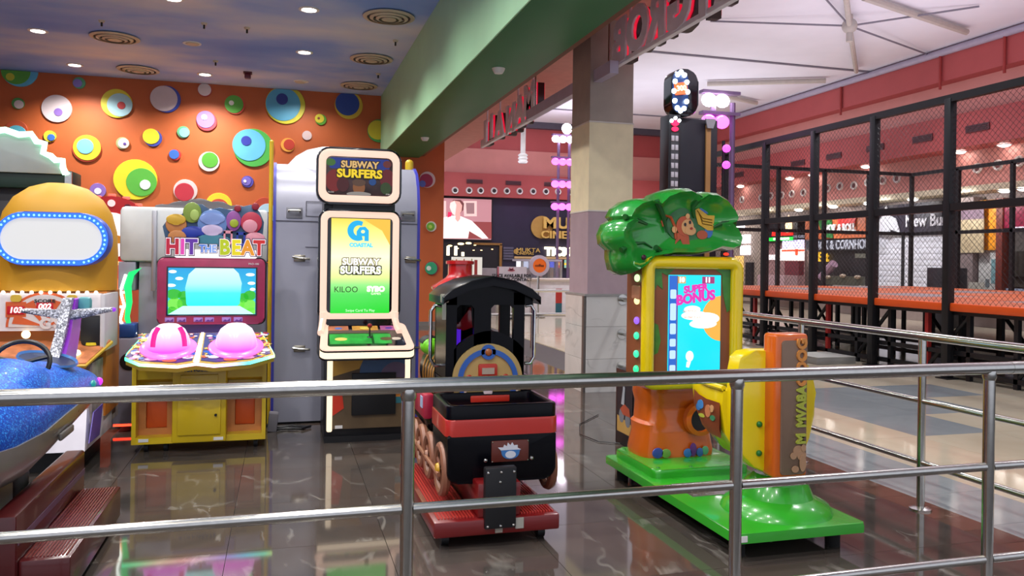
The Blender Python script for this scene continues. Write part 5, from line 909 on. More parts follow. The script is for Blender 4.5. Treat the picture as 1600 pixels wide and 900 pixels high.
B().box(6.2, 6.44, 11.98, 12.0, 4.3, 4.5, .01, (0, -.15, 0)).out('score_panel', emi('panel_orange_lit', 'ff6838', 1.6), hf); text('300', .12, emi('panel_digit', 'fff0c0', 2.2), hf, (6.32, 11.97, 4.4), (PI/2, -.15, 0), ext=.002, bold=.004)
B().xz(ell(6.21, 3.82, .07, .05, 16), 11.98, .02).xz(ell(6.21, 3.72, .06, .04, 16), 11.98, .02).out('red_lit_logo', emi('logo_red_pink', 'ff2858', 2.0), hs)
for x, z in ((6.14, 3.85), (6.21, 3.9), (6.28, 3.86)): B().ball((x, 11.96, z), (.03,)*3, 8, 6).out('bulb', MATS['bulb_cool_white'], hs)
lad = B().box(6.14, 6.28, 11.975, 11.98, 1.2, 3.66).out('score_ladder', mat('ladder_grey', '48484c', .4), hs)
for i in range(16):
    for x in (6.175, 6.245): B().box(x-.028, x+.028, 11.965, 11.975, 3.52-.15*i, 3.61-.15*i, .006).out('score_card', mat('ladder_card', 'c0bcc4', .4), lad)

# ================================================================== LED TOWERS of the hall rides
def led_tower(label, x, y, ztop, rows, step, hue, n=3, topwhite=True, pole_to=0.0):
    t = thing('light_tower', label, 'light tower', (x, y, 0)); PP = mat('truss_pole_lilac', '80688c', .4, .4)
    for dx in (-.12, .3): B().cyl((x+dx, y, pole_to), (x+dx, y, ztop), .055, n=8).out('pole', PP, t)
    for k in range(rows):
        z = ztop-k*step
        B().box(x-.4, x+.4, y-.12, y+.05, z+.14, z+.2).out('lamp_bar', PP, t)
        for j in range(n):
            B().ball((x-.28+.28*j, y-.12, z), (.15, .1, .13), 10, 8).out('lamp', emi('lamp_white_hot', 'fff0ff', 15) if (topwhite and k < 1) else emi('lamp_magenta_hot', hue, 5), t)
    if ztop > 5: B().ball((x+.15, y-.12, ztop+.4), (.2, .1, .2), 12, 8).out('lamp', MATS['lamp_white_hot'], t)
    return t
led_tower('truss light tower with rows of pink-white lamps left of the pillar', 9.9, 28, 6.02, 4, .83, 'e850e0')
led_tower('pair of bright lamps on a dark post right of the black tower game', 8.0, 13.65, 4.6, 2, .4, 'f060e8', 2)
t = thing('lamp_string', 'two round magenta lamps on a thin post right of the black tower game', 'lamp', (7.55, 12.6, 0)); B().cyl((7.55, 12.7, 0), (7.55, 12.7, 3.7), .03, n=8).out('post', BLACKM, t)
for z in (3.55, 3.26): B().ball((7.55, 12.6, z), (.07, .07, .07), 12, 8).out('lamp', emi('lamp_magenta', 'f040e0', 4), t)

# ================================================================== CINEMA FRONT
YW = 31.0
def brd(px0, py0, px1, py1, y, th, name, m, parent=None, bev=0):
    a = PY(px0, py1, y); c = PY(px1, py0, y); return B().box(a.x, c.x, y-th, y, a.z, c.z, bev).out(name, m, parent)
led = thing('led_screen', 'large lit video screen showing a person in white in front of framed pictures', 'screen', PY(728, 345, YW)*1)
brd(686, 310, 769, 375, YW, .1, 'screen_case', BLACKM, led); s4 = brd(686.5, 312, 768, 373, YW-.1, .02, 'screen', emi('video_rose', 'c88c94', .9), led)
def vid(pts, d, mm, nm='screen_shape'): return B().xz([tuple((lambda p: (p.x, p.z))(PY(px, py, YW-.12))) for px, py in pts], YW-.12-d, .004).out(nm, mm, s4)
VW = emi('video_white', 'fff0ee', 1.15)
vid([(686.5, 345), (768, 347), (768, 373), (686.5, 373)], .0, emi('video_dark_rose', '9c4848', .8)); vid([(724, 314), (745, 314), (745, 338), (725, 338)], .004, emi('video_frame_pale', 'f0c8c4', 1.0)); vid([(728, 317), (741, 317), (741, 334), (729, 334)], .008, emi('video_frame_inner', 'a87c80', .8)); vid([(687, 314), (697, 314), (697, 340), (687, 340)], .004, emi('video_frame_pale', 'f0c8c4', 1.0))
vid([(704, 318), (708, 312.5), (720, 312.5), (725, 318), (724, 328), (718, 334), (706, 334)], .008, emi('video_hair', '7c4040', .7)); vid([(704, 316), (709, 313.5), (718, 315), (722, 321), (721, 330), (716, 337), (711, 338), (706, 333), (703, 324)], .012, emi('video_skin', 'e8a8a0', 1.1)); vid([(703.5, 317), (710, 314), (713, 320), (712, 328), (711, 337), (706, 333), (702.5, 324)], .016, emi('video_skin_light', 'ffdcd8', 1.1)); vid([(712, 336), (719, 334), (719, 342), (715, 347), (711, 342)], .02, MATS['video_skin'])
vid([(690, 341), (704, 337), (720, 338), (737, 345), (752, 360), (763, 372.5), (753, 372.8), (733, 361), (731, 372.5), (687, 372.5), (686.8, 345)], .014, VW); vid([(700, 331), (706, 332), (705, 338), (699, 340)], .018, emi('video_crimson', 'd82858', 1.2))
lg = thing('cinema_sign', 'gold cinema lettering with a round gold disc on the dark navy wall', 'sign', PY(860, 355, YW)*1)
GOLD = mat('gold_letters', 'e0bc68', .35, .15); GD = mat('gold_disc', 'b89450', .35, .15); p = PY(846, 355, YW)
B().lathe([(0, 0), (.46, 0), (.46, .06), (0, .06)], (p.x, YW, p.z), (0, -1, 0), 32).out('gold_disc', GD, lg)
q = PY(846, 349, YW); text('MUKTA', .62, GOLD, lg, (q.x, YW-.15, q.z), ext=.06, align='LEFT', bold=.02, sx=1.25); q = PY(843, 367, YW); text('CINEMAS', .42, GOLD, lg, (q.x, YW-.15, q.z), ext=.06, align='LEFT', bold=.01, sx=1.2)
l2 = thing('ticket_sign', 'white glowing TICKET lettering with small gold cinema letters above the counter', 'sign', PY(860, 393, YW)*1)
q = PY(851, 393.5, YW); text('TICKET', .46, emi('ticket_white_glow', 'fff0c8', 4), l2, (q.x, YW-.05, q.z), ext=.04, align='LEFT', bold=.025, sx=1.05); q = PY(806, 391, YW); text('MUKTA', .25, GOLD, l2, (q.x, YW-.03, q.z), ext=.02, align='LEFT', sx=1.2); q = PY(806, 396, YW); text('CINEMAS', .15, GOLD, l2, (q.x, YW-.03, q.z), ext=.02, align='LEFT', sx=1.2)
p = PY(806, 393, YW); B().lathe([(0, 0), (.1, 0), (.1, .04), (0, .04)], (p.x, YW, p.z), (0, -1, 0), 20).out('gold_dot', GD, l2); brd(803, 402, 900, 404, YW, .08, 'gold_ledge', mat('ledge_gold', 'c8a878', .4), l2)
en = thing('cinema_entrance', 'dark cinema entrance with gold frame and small ceiling lights under the video screen', 'entrance', PY(736, 430, YW)*1)
brd(688, 380, 784, 470, YW-.0, .04, 'dark_opening', mat('entrance_dark', '14121c', .5), en); brd(779, 382, 784, 470, YW-.04, .06, 'gold_jamb', mat('jamb_gold', '8c6430', .4), en); brd(740, 380, 784, 382.5, YW-.04, .06, 'gold_lintel', MATS['jamb_gold'], en)
for px, py, a in ((703, 384, .09), (720, 381, .13), (732, 380, .12), (714, 388, .07), (742, 383, .05), (752, 391, .04), (759, 382, .05), (769, 389.5, .04), (740, 391, .04)):
    p = PY(px, py, YW-.05); B().xz(ell(p.x, p.z, a, a*.35, 12), YW-.05, .02).out('ceiling_lamp', emi('lamp_amber', 'ffd890', 5), en)
for px in (700, 712): brd(px-2.2, 384.5, px+2.2, 399, YW-.05, .03, 'lit_panel', emi('panel_warm_white', 'fff0d0', 4), en)
brd(721, 394, 725, 400, YW-.05, .03, 'lit_panel', MATS['panel_warm_white'], en)
for i in range(5): tag(brd(786, 386+4.2*i, 802, 389+4.2*i, YW, .05, 'slat_sign', mat('slat_grey', '58566c', .4)), 'small grey slat sign left of the cinema lettering, row %s from the top' % ('first', 'second', 'third', 'fourth', 'fifth')[i], 'sign', 'slat signs by the cinema counter')
for px0, px1, h, lb in ((806, 815, 'e8e8f0', 'white'), (817, 826, 'c0c8e0', 'pale blue'), (858, 866, '2040d0', 'blue'), (870, 879, 'd84030', 'red and yellow'), (881, 890, '88b0a0', 'pale green')):
    t = thing('poster_screen', 'small lit %s poster screen below the TICKET letters' % lb, 'screen', PY((px0+px1)/2, 412, YW)*1); q = brd(px0, 405.7, px1, 419, YW, .08, 'frame', BLACKM, t)
    brd(px0+.5, 406, px1-.5, 418.5, YW-.08, .02, 'lit_face', emi('poster_'+h, h, 1.1), t)
    if px0 > 866: brd(px0+.5, 411, px1-.5, 414, YW-.1, .01, 'poster_stripe', emi('poster_yellow', 'f0c840', 1.1), t)
# round diffusers and vents in the red band of the far wall
jd = thing('jet_diffuser', 'first jet nozzle right of the orange wall in the cinema red band', 'vent', (0, 0, 0), 'jet nozzles above the cinema'); p0 = PY(711, 297.5, 30.7); jd.location = p0
B().lathe([(.07, 0), (.14, 0), (.12, .06), (.08, .03)], p0, (0, -1, 0), 20).out('nozzle_ring', WHITE, jd); B().lathe([(0, .01), (.08, .01)], p0, (0, -1, 0), 16).out('nozzle_throat', mat('throat_dark', '30282c', .6), jd)
for i, px in enumerate((733, 751, 772, 792, 812, 833, 853, 872, 892)): p = PY(px, 297+(px-690)*.015, 30.7); dup(jd, p, None, '%s jet nozzle right of the orange wall in the cinema red band' % ORD[i+1])
vt = None
for gi, (px0, px1, py) in enumerate(((729, 754, 283), (790, 814, 285.5), (850, 872, 287.5), (672, 694, 281))):
    a = PY(px0, py, 30.7); c = PY(px1, py, 30.7); lb = 'dark slotted grille above the cinema front, '+('first right of the orange wall', 'second right of the orange wall', 'beside the pillar', 'behind the orange wall edge')[gi]
    t = thing('wall_grille', lb, 'vent', ((a.x+c.x)/2, 30.7, a.z), 'slotted grilles above the cinema'); B().box(a.x, c.x, 30.66, 30.7, a.z-.08, a.z+.08, .005).out('grille_frame', mat('grille_dark', '5c2c34', .5), t)
    for k in range(3): B().box(a.x+.03, c.x-.03, 30.645, 30.66, a.z-.055+.045*k, a.z-.035+.045*k).out('grille_slat', mat('grille_slat', '3c1c24', .5), t)

# ---- kiosks in front of the cinema
dk = thing('white_counter', 'white kiosk counter with red and teal logo left of the pillar', 'counter', (7.2, 21.5, 0))
B().box(6.1, 8.6, 21, 22.2, 0, .96, .01).out('counter_body', mat('kiosk_white', 'f0ecf0', .35), dk); B().box(6.05, 8.65, 20.9, 22.25, .96, 1.02, .008).out('counter_top', mat('counter_top_tan', 'd8cabc', .3), dk)
B().box(6.55, 6.56, 20.99, 21, 0.02, .96).out('panel_joint', mat('joint_grey', '98949c', .5), dk)
a = PY(873, 467, 21); B().box(a.x-.09, a.x+.09, 20.985, 21, a.z-.12, a.z+.28).out('logo_red', mat('logo_red', 'c03830', .4), dk); B().box(a.x-.09, a.x+.09, 20.984, 21, a.z-.4, a.z-.12).out('logo_teal', mat('logo_teal', '306878', .4), dk); text('VR', .16, BLACK, dk, (a.x+.32, 20.98, a.z-.12), ext=.005, bold=.006)
ks = thing('kiosk_display', 'low glass display kiosk behind the white counter', 'kiosk', (7.5, 23.5, 0))
B().box(6.9, 8.2, 23, 24, 0, 1.0, .01).out('kiosk_base', mat('kiosk_grey', 'a8a0a8', .4), ks); B().box(6.9, 8.2, 23, 24, 1.5, 1.56, .01).out('kiosk_header', mat('kiosk_header_grey', 'b8b0bc', .4), ks)
for x in (6.93, 8.17): B().box(x-.03, x+.03, 23, 23.06, 1.0, 1.5).out('kiosk_post', STEEL, ks)
m, N, L, b = node_mat('display_glass'); b.inputs['Transmission Weight'].default_value = .9; b.inputs['Roughness'].default_value = .05; b.inputs['Base Color'].default_value = (.85, .85, .9, 1)
B().box(6.97, 8.14, 23.02, 23.04, 1.0, 1.5).out('glass_pane', m, ks)
for i, h in enumerate(('b04838', 'c8c0b8', '4858a0', 'a84840', '383440', 'c8b088')): B().box(7.0+.18*i, 7.12+.18*i, 23.3, 23.5, 1.0, 1.22+.05*(i % 3), .01).out('display_goods', mat('goods_'+h, h, .5), ks)
sg = thing('availability_sign', 'white board with red edge and black availability lettering above the train roof', 'sign', PY(800, 430, 20)*1); brd(777, 417, 822, 445, 20, .06, 'board', mat('sign_white', 'd8d0d8', .45), sg); brd(776.5, 417, 778.5, 445, 20.0, .07, 'red_edge', mat('sign_red_edge', 'b84858', .4), sg)
p = PY(799.5, 431, 19.93); text('SPACE AVAILABLE FOR', .115, BLACK, sg, p, ext=.004, bold=.003, sx=.9); p = PY(806, 437, 19.93); text('RENT CONTACT', .115, BLACK, sg, p, ext=.004, bold=.003)
p = PY(799, 422.5, 19.93); B().xz(ell(p.x, p.z, .1, .03, 14)+[], 19.94, .006).xz([(p.x-.05, p.z), (p.x-.06, p.z+.08), (p.x, p.z+.04), (p.x+.06, p.z+.08), (p.x+.05, p.z)], 19.94, .006).out('red_emblem', mat('emblem_red', 'b86070', .4), sg)
a = PY(800, 445, 20); B().box(a.x-.03, a.x+.03, 19.95, 20.0, 0, a.z).out('stand_post', STEEL, sg); B().box(a.x-.3, a.x+.3, 19.8, 20.1, 0, .03).out('stand_base', BLACKM, sg)
rs = thing('round_sign', 'round orange sign with pale ring standing by the white counter', 'sign', PY(842, 415, 20.4)*1); p = PY(842.5, 415, 20.4)
B().lathe([(0, 0), (.28, 0), (.28, .08), (.19, .1), (.19, .06), (0, .06)], (p.x, 20.45, p.z), (0, -1, 0), 30).out('pale_ring', mat('ring_lilac_white', 'c8bccc', .4), rs); B().lathe([(0, .065), (.19, .065), (.19, .05)], (p.x, 20.45, p.z), (0, -1, 0), 26).out('orange_face', emi('orange_face_glow', 'e86820', .6), rs); text('coffee', .1, mat('text_brown', '703010', .4), rs, (p.x, 20.375, p.z), ext=.004, bold=.004); B().cyl((p.x, 20.46, .0), (p.x, 20.46, p.z-.25), .03, n=8).out('sign_post', STEEL, rs); B().lathe([(.2, 0), (.2, .02), (0, .03)], (p.x, 20.46, 0), n=16).out('sign_foot', STEEL, rs)
cs = thing('picture_stand', 'white picture panel with coloured streaks behind the red train funnel', 'sign', PY(728, 415, 19)*1); q = brd(705, 402, 752, 432, 19, .1, 'panel', emi('panel_offwhite', 'e8e2d8', .8), cs)
for px0, px1, h in ((705.5, 708, 'b8c830'), (712, 714, 'c87840'), (718, 722, 'b89868'), (724, 726, 'b85830'), (731, 734, 'c8a070'), (741, 746, 'a83838'), (736, 738, '90a050')): brd(px0, 404+random.random()*6, px1, 430, 18.9, .006, 'colour_streak', mat('streak_'+h, h, .45), q)
a = PY(705, 432, 19); c = PY(752, 432, 19); B().box(a.x+.1, c.x-.1, 18.9, 19.3, 0, a.z, .01).out('stand_base', mat('stand_base_grey', '8c8890', .4), cs)
for px, lb in ((762, 'low grey kiosk wall right of the picture panel'),): 
    a = PY(753, 419, 22); c = PY(776, 419, 22); tag(B().box(a.x, c.x, 22, 22.3, 0, a.z, .01).out('kiosk_wall', mat('kiosk_wall_grey', 'a09aa0', .4)), lb, 'kiosk')
gl = thing('handrail', 'distant steel rail seen through the train cab window', 'railing', (4.4, 13, 0))
for z in (.6, 1.0): B().tube([(3.0, 13, z), (5.2, 13, z)], .025, 8).out('rail', STEEL, gl)
for x in (3.0, 4.1, 5.2): B().cyl((x, 13, 0), (x, 13, 1.0), .025, n=8).out('post', STEEL, gl)

# ================================================================== RIGHT WALL STORE FRONTS
XW = 17.0
def brx(px0, py0, px1, py1, x, th, name, m, parent=None, bev=0):
    a = PX(px0, (py0+py1)/2, x); c = PX(px1, (py0+py1)/2, x); pc = (px0+px1)/2; z1 = PX(pc, py0, x).z; z0 = PX(pc, py1, x).z
    return B().box(x-th, x, c.y, a.y, z0, z1, bev).out(name, m, parent)
def tx(body, size, m, parent, px, py, x, **k):
    p = PX(px, py, x); return text(body, size, m, parent, p, (PI/2, 0, -PI/2), **k)
s1 = thing('neon_food_stall', 'food stall with black sign, red neon script and green underline behind the cage', 'shop', (17, 24.3, 0))
brx(1200, 345, 1258, 378, XW, .3, 'black_signboard', BLACK, s1); tx('Red Flame', .3, emi('neon_red', 'ff2820', 2.0), s1, 1222, 364, XW-.32, ext=.02, bold=.004, sx=.95, shear=.2); brx(1203, 371, 1239, 376, XW-.3, .04, 'green_neon_bar', emi('neon_green', '20e840', 2.5), s1); brx(1209, 371.5, 1233, 374.5, XW-.34, .02, 'white_neon_bar', emi('neon_white', 'f8ffe8', 3.5), s1)
p = PX(1233, 352, XW-.33); B().yz([(p.y+.12, p.z-.25), (p.y+.2, p.z), (p.y+.02, p.z+.35), (p.y-.05, p.z+.1), (p.y-.14, p.z+.12), (p.y-.16, p.z-.1), (p.y-.08, p.z-.25)], XW-.32, .03).out('neon_flame', emi('neon_flame_yellow', 'ffd0a0', 2.5), s1); tx('THE GRILL', .14, emi('neon_dim_white', 'a0a0b0', .6), s1, 1248, 370, XW-.31, ext=.01)
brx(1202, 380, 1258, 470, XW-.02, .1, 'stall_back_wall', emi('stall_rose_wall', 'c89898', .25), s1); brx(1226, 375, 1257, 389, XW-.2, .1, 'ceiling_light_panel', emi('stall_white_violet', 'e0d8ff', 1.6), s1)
mb = brx(1222, 389, 1257, 407, XW-.25, .1, 'menu_lightbox', emi('menu_white_hot', 'fff0e8', 3), s1); brx(1222, 390, 1257, 393, XW-.35, .02, 'menu_red_band', emi('menu_red', 'ff5030', 1.4), mb); brx(1243, 389, 1247, 399, XW-.35, .02, 'menu_red_band', MATS['menu_red'], mb)
brx(1234, 408, 1256, 430, XW-.3, .2, 'dark_red_shelf', mat('shelf_maroon', '6c2830', .5), s1); brx(1203, 430, 1246, 468, XW-.6, .5, 'stall_counter', mat('stall_counter_rose', 'c0a0a4', .4), s1); brx(1198, 398, 1215, 406, XW-.15, .05, 'small_white_sign', emi('small_sign_white', 'fff0f0', 1.4), s1)
s2_ = thing('orange_sign_store', 'store with orange signboard, green and red logo and dark interior behind the cage', 'shop', (17, 21.3, 0))
brx(1268, 336, 1363, 373, XW, .25, 'orange_signboard', mat('store_orange_board', 'b86038', .45), s2_)
p = PX(1293, 353, XW-.26); B().yz([(p.y+.5, p.z+.3), (p.y-.2, p.z+.32), (p.y-.3, p.z-.4), (p.y+.1, p.z-.35), (p.y+.3, p.z-.1)], XW-.26, .04).out('green_logo', mat('logo_green', '2c7038', .4), s2_); p = PX(1325, 348, XW-.26); B().yz([(p.y+.45, p.z+.25), (p.y-.45, p.z+.28), (p.y-.3, p.z-.12), (p.y+.4, p.z-.12)], XW-.26, .04).out('red_logo', mat('logo_red2', 'b02c28', .4), s2_)
tx('WOK & ROLL', .34, WHITE, s2_, 1311, 357, XW-.32, ext=.02, bold=.012, sx=.72); brx(1318, 361, 1329, 365, XW-.26, .04, 'red_bar', MATS['logo_red2'], s2_)
brx(1268, 375, 1364, 391, XW, .22, 'name_strip', mat('strip_charcoal', '34343c', .45), s2_); tx('SNACK & CORNHOUSE', .4, mat('strip_letter', 'b8bcc8', .4), s2_, 1314, 383, XW-.23, ext=.015, bold=.008, sx=.74)
brx(1268, 391, 1363, 462, XW-.02, .06, 'dark_interior', mat('store_dark_interior', '1c1a1c', .4), s2_); tx('Eat', .42, emi('eat_yellow', 'f0b830', 1.2), s2_, 1286, 402, XW-.15, ext=.02, bold=.012)
brx(1337, 396, 1354, 403, XW-.08, .03, 'dim_panel', mat('dim_panel_grey', '68685c', .5), s2_); brx(1312, 445, 1334, 452, XW-.3, .25, 'white_tray', WHITE, s2_); brx(1300, 432, 1362, 446, XW-.3, .3, 'display_case', mat('case_dark_olive', '4c4c40', .35), s2_)
p0_ = PX(1284, 434, XW-.5); p1_ = PX(1303, 412, XW-.5); B().tube([p0_, p1_], .14, 10).out('slanted_awning_tube', mat('awning_lilac', '9c7c90', .5), s2_)
for px, py in ((1294, 433), (1317, 431), (1340, 433), (1356, 447), (1345, 449)): p = PX(px, py, XW-.62); B().ball(p, (.08, .12, .06), 10, 6).out('counter_item', mat('item_tan', 'a08c78', .5), s2_)
s3_ = thing('shuttered_store', 'closed store with two pale white shutters below a black signboard behind the cage', 'shop', (17, 18.7, 0))
brx(1365, 319, 1482, 365, XW, .22, 'black_signboard', mat('signboard_dark', '24202c', .4), s3_); tx('New Bun', .46, mat('sign_letter_white', 'c8c8d0', .4), s3_, 1447, 345, XW-.23, ext=.015, bold=.01, sx=.85)
p = PX(1389, 348, XW-.24); B().yz([(p.y+.4, p.z-.3), (p.y+.45, p.z), (p.y+.25, p.z+.2), (p.y+.1, p.z+.5), (p.y-.05, p.z+.2), (p.y-.3, p.z+.1), (p.y-.45, p.z-.3), (p.y-.1, p.z-.2), (p.y, p.z-.35)], XW-.24, .03).out('white_logo', MATS['sign_letter_white'], s3_)
SH = mat('shutter_white', 'd4d4dc', .5)
for a_, c_ in ((1367, 1412), (1416, 1478)):
    p1_, p2_ = PX(a_, 410, XW).y, PX(c_, 410, XW).y; z0, z1 = .55, 2.45
    sh = B().box(XW-.06, XW, p2_, p1_, z0, z1).out('shutter', SH, s3_)
    for k in range(12): B().box(XW-.07, XW-.055, p2_+.02, p1_-.02, z0+.02+.16*k, z0+.16+.16*k, .004).out('shutter_slat', SH, sh)
brx(1412, 364, 1416, 460, XW, .09, 'dark_mullion', BLACKM, s3_); brx(1478, 320, 1497, 462, XW-.0, .08, 'dark_side_panel', BLACKM, s3_); brx(1484, 362, 1492, 413, XW-.08, .03, 'white_lit_strip', emi('strip_lit_white', 'e8e8f8', 1.2), s3_)
a = PX(1512, 430, 16.2).y; c = PX(1478, 430, 16.2).y
tag(B().box(15.6, 16.2, a, c, 0, 1.48, .02).out('dark_cabinet', mat('cabinet_charcoal', '24222a', .45)), 'dark charcoal cabinet standing beside the white shutters', 'cabinet')
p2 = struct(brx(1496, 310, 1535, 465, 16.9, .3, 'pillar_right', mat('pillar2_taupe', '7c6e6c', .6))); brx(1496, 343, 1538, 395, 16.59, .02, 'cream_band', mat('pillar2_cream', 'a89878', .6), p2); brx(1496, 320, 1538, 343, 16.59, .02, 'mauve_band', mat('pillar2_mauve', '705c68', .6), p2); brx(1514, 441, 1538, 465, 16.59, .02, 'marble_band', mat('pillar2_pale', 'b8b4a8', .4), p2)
s5 = thing('corner_shop', 'shop front with orange panel above a white poster with a teal figure shape', 'shop', (17, 15.9, 0))
brx(1539, 313, 1573, 391, XW-.05, .25, 'orange_panel', mat('panel_amber', 'd88a18', .45), s5); w_ = brx(1539, 391, 1570, 466, XW-.05, .2, 'white_poster', mat('poster_white', 'b8b8b4', .45), s5)
brx(1549, 405, 1559, 443, XW-.25, .01, 'poster_figure', mat('figure_teal', '6c9498', .45), w_); brx(1540, 436, 1546, 449, XW-.25, .01, 'poster_figure', mat('figure_grey', '60686c', .45), w_); brx(1571, 310, 1581, 466, XW-.04, .3, 'brown_red_jamb', mat('jamb_brown_red', '6c2c20', .45), s5)
s6 = thing('magenta_sign_store', 'store with glowing magenta signboard at the right edge of the picture', 'shop', (17, 15, 0))
brx(1582, 312, 1660, 355, XW-.05, .25, 'magenta_board', emi('magenta_board_glow', 'a01840', .6), s6); brx(1583, 353, 1660, 355.5, XW-.3, .02, 'white_edge', emi('edge_white', 'f0e0f0', 1.2), s6); brx(1582, 358, 1660, 449, XW-.05, .1, 'shop_window', mat('window_brown_glass', '4c443c', .15), s6); brx(1582, 452, 1660, 462, XW-.05, .2, 'white_ledge', mat('ledge_blue_white', '98a0b8', .45), s6)
for k in range(2): B().cyl((16.85, PX(1592+9*k, 400, 16.85).y, 1.3), (16.85, PX(1592+9*k, 400, 16.85).y, 1.9), .12, n=10).out('window_figure', mat('window_dark', '28241c', .5), s6)
t = thing('far_lit_shop', 'far bright shop opening with white light boxes left of the first cage post', 'shop', (17, 26.5, 0))
brx(1135, 340, 1197, 470, XW-.0, .05, 'shop_wall', mat('shop_taupe', '8c7c70', .6), t); brx(1138, 350, 1164, 358, XW-.05, .1, 'light_panel', emi('panel_white_hot', 'fff8ff', 4), t)
for py0, py1 in ((367, 380), (384, 398)): brx(1160, py0, 1173, py1, XW-.05, .1, 'light_box', MATS['panel_white_hot'], t)
brx(1168, 410, 1178, 452, XW-.05, .1, 'dark_panel', BLACKM, t); brx(1150, 400, 1162, 440, XW-.05, .06, 'lit_goods', emi('goods_amber_glow', 'f0c070', 1.2), t)
# downlights, jets and grilles of the right wall
d2 = None; DN = ORD[1:6]
for px, py, x in ((1157, 295, 16.75), (1234, 282, 16.75), (1270, 274, 16.75), (1353, 262.5, 16.75), (1500, 238, 16.75), (1569, 227, 16.75)):
    p = PX(px, py, 16.75); p.z = 4.49
    if d2 is None:
        d2 = thing('soffit_downlight', 'bright downlight under the red hall band, first from the left', 'light', p, 'downlights under the red hall band'); B().lathe([(.13, 0), (.17, 0), (.16, -.03), (.13, -.02)], p).out('trim_ring', WHITE, d2); B().ball(p+Vector((0, 0, -.02)), (.13, .13, .05), 12, 6).out('lamp_lens', MATS['lamp_white'], d2)
    else: dup(d2, p, None, 'bright downlight under the red hall band, '+DN.pop(0)+' from the left')
d3 = None; DN = ORD[1:7]
for px, py in ((1248, 329), (1302, 323), (1357, 317.5), (1426, 311), (1489, 303), (1570, 295), (1600, 292)):
    p = PX(px, py, 16.4); p.z = 3.34
    if d3 is None:
        d3 = thing('canopy_downlight', 'bright downlight under the cream canopy above the shops, first from the left', 'light', p, 'downlights under the cream canopy'); B().lathe([(.13, 0), (.17, 0), (.16, -.03), (.13, -.02)], p).out('trim_ring', WHITE, d3); B().ball(p+Vector((0, 0, -.02)), (.13, .13, .05), 12, 6).out('lamp_lens', MATS['lamp_white'], d3)
    else: dup(d3, p, None, 'bright downlight under the cream canopy above the shops, '+DN.pop(0)+' from the left')
jr = None; DN = ORD[1:]
for px, py in ((1160, 312), (1190, 309), (1205, 306), (1222, 305), (1238, 303), (1256, 301), (1294, 294), (1313, 291), (1335, 290), (1357, 285), (1380, 282), (1402, 279), (1528, 263), (1560, 258), (1593, 252)):
    p = PX(px, py, 17)
    if jr is None:
        jr = thing('jet_diffuser', 'first pale jet nozzle from the left on the right hall wall', 'vent', p, 'jet nozzles on the right hall wall'); B().lathe([(.07, 0), (.14, 0), (.12, .06), (.08, .03)], p, (-1, 0, 0), 18).out('nozzle_ring', WHITE, jr); B().lathe([(0, .01), (.08, .01)], p, (-1, 0, 0), 14).out('nozzle_throat', mat('throat_rose', '8c5c5c', .6), jr)
    else: dup(jr, p, None, DN.pop(0)+' pale jet nozzle from the left on the right hall wall')
for gi, (px0, px1, py) in enumerate(((1146, 1162, 273), (1237, 1258, 255), (1292, 1315, 244), (1355, 1382, 231), (1427, 1458, 216.5), (1510, 1547, 199.5))):
    p = PX((px0+px1)/2, py, 16.3); a = PX(px0, py, 16.3).y; c = PX(px1, py, 16.3).y
    t = thing('wall_grille', ORD[gi]+' dark slotted grille from the left on the right hall wall', 'vent', p, 'slotted grilles on the right hall wall'); B().box(16.26, 16.3, c, a, p.z-.09, p.z+.09, .005).out('grille_frame', MATS['grille_dark'], t)
    for k in range(3): B().box(16.245, 16.26, c+.04, a-.04, p.z-.06+.05*k, p.z-.035+.05*k).out('grille_slat', MATS['grille_slat'], t)

# ================================================================== NETTED CAGE WITH ORANGE DECK
cg = thing('netted_cage', 'tall black steel cage with chain-link netting and raised orange padded deck', 'play cage', (11.7, 11, 0))
X0, X1, Y1, ZT, ZM, ZD = 8.6, 14.9, 16.25, 3.76, 2.3, 1.02
FY = [12.97-1.42*k for k in range(-2, 9)]; FY = [y for y in FY if 1.2 < y < 16.1]+[Y1]
for y in FY: B().box(X0-.055, X0+.055, y-.055, y+.055, 0, ZT, .008).out('post', BLACKM, cg)
for y in [Y1-1.42*k for k in range(1, 10)]: B().box(X1-.04, X1+.04, y-.04, y+.04, .9, ZT).out('post', BLACKM, cg)
for x in [X0+1.26*k for k in range(1, 6)]: B().box(x-.04, x+.04, Y1-.04, Y1+.04, .9, ZT).out('post', BLACKM, cg)
for z in (ZT, ZM): B().box(X0-.045, X0+.045, 1.6, Y1, z-.05, z+.05).out('rail', BLACKM, cg); B().box(X0, X1, Y1-.04, Y1+.04, z-.04, z+.04).out('rail', BLACKM, cg); B().box(X1-.04, X1+.04, 3, Y1, z-.04, z+.04).out('rail', BLACKM, cg)
def net(pfun, u0, u1, v0, v1, s, nm):
    b_ = B(); bm = b_.bm; r_ = .0024
    def wire(a, c):
        A, C_ = Vector(pfun(*a)), Vector(pfun(*c)); t = (C_-A).normalized(); n = Vector(pfun(1, 0))-Vector(pfun(0, 0)); up = Vector((0, 0, 1)); nn = n.cross(up).normalized(); q = t.cross(nn).normalized()
        offs = [q*r_, (-q*.5+nn*.87)*r_, (-q*.5-nn*.87)*r_]; va = [bm.verts.new(A+o) for o in offs]; vc = [bm.verts.new(C_+o) for o in offs]
        for i in range(3): bm.faces.new((va[i], va[(i+1) % 3], vc[(i+1) % 3], vc[i]))
    w_, h_ = u1-u0, v1-v0; k = -h_
    while k < w_:
        a0 = max(0, k); a1 = min(w_, k+h_)
        if a1-a0 > .01:
            wire((u0+a0, v0+a0-k), (u0+a1, v0+a1-k)); wire((u1-a0, v0+a0-k), (u1-a1, v0+a1-k))
        k += s
    return b_.out(nm, mat('net_wire', '1c1c20', .5, .3), cg, kind='stuff')
ys = sorted(FY)
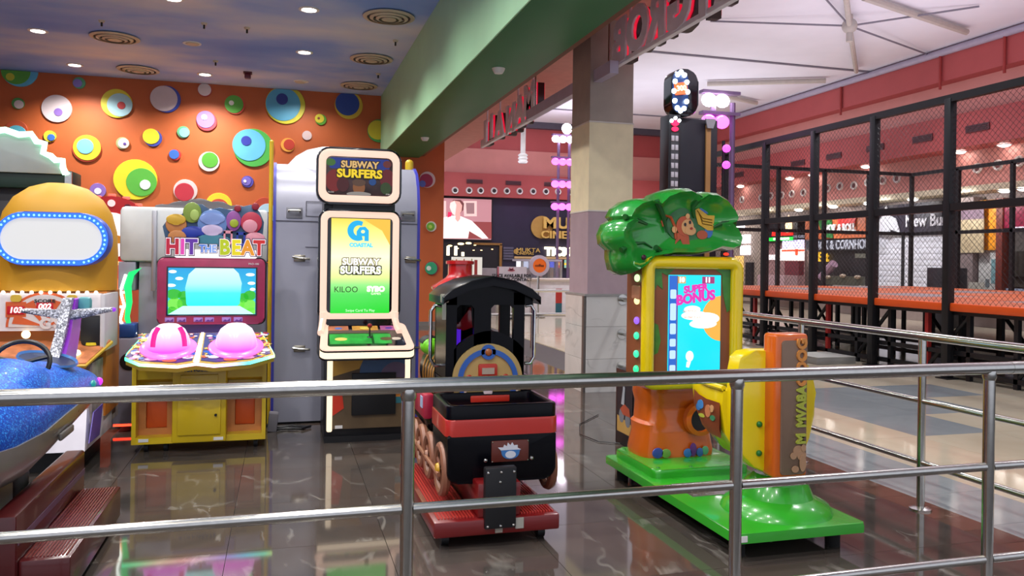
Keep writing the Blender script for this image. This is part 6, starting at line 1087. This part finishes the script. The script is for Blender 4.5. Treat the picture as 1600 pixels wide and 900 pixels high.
for a, c in zip(ys, ys[1:]): net(lambda u, v: (X0, u, v), a, c, ZD, ZT, .085, 'netting')
net(lambda u, v: (u, Y1, v), X0, X1, ZD, ZT, .11, 'netting'); net(lambda u, v: (X1, u, v), 6, Y1, ZD, ZT, .11, 'netting')
OPAD = mat('deck_orange', 'c0582c', .5, 0, .06, 3); GPAD = mat('deck_grey_mat', '8c7c80', .6)
B().box(X0-.02, X0+.06, 1.6, Y1, .91, ZD, .02).out('front_pad', mat('deck_pad_bright_orange', 'e85814', .45, 0, .04, 3), cg)
yy = Y1
while yy > 2.2:
    for k in range(5):
        xa = X0+.07+1.25*k; B().box(xa, xa+1.235, yy-1.41, yy-.01, .93, ZD-.005, .01).out('deck_pad', GPAD if (int(yy*1.3)+k) % 4 == 0 and k > 0 else OPAD, cg)
    yy -= 1.42
B().box(X0+.05, X1, 1.6, Y1, .86, .92).out('deck_frame', BLACKM, cg)
UR = mat('red_prop', 'a02420', .45)
for i, y in enumerate([Y1-.71*k for k in range(0, 20)]):
    for x in (X0+.1, X0+1.4, X0+2.9): B().box(x-.03, x+.03, y-.03, y+.03, 0, .9).out('deck_leg', UR if (i % 3 == 1 and x < X0+.5) else BLACKM, cg)
    if i % 2 == 0 and y > 2.5: B().tube([(X0+.1, y, .12), (X0+.1, y-.68, .84)], .028, 6).out('brace', BLACKM, cg); B().tube([(X0+1.4, y-.68, .12), (X0+1.4, y, .84)], .028, 6).out('brace', BLACKM, cg)
for z in (.1, .35): B().box(X0+.07, X0+.13, 1.8, Y1, z-.03, z+.03).out('lower_rail', BLACKM, cg)
for x in (X0+1.4, X0+2.9): B().box(x-.03, x+.03, 1.8, Y1, .07, .13).out('lower_rail', BLACKM, cg)
for y in FY: B().box(X0-.1, X0+.1, y-.1, y+.1, 0, .015).out('foot_plate', BLACKM, cg)
t = thing('step_block', 'low grey step block on the floor at the foot of the cage', 'step', (8.1, 10.6, 0)); B().box(7.75, 8.45, 10.3, 11.0, .0, .1, .01).out('step_body', mat('step_grey', '8c8c88', .5), t); B().box(7.75, 8.45, 10.3, 11.0, .1, .11).out('step_mat', mat('step_mat_grey', 'b0b0a8', .6), t)
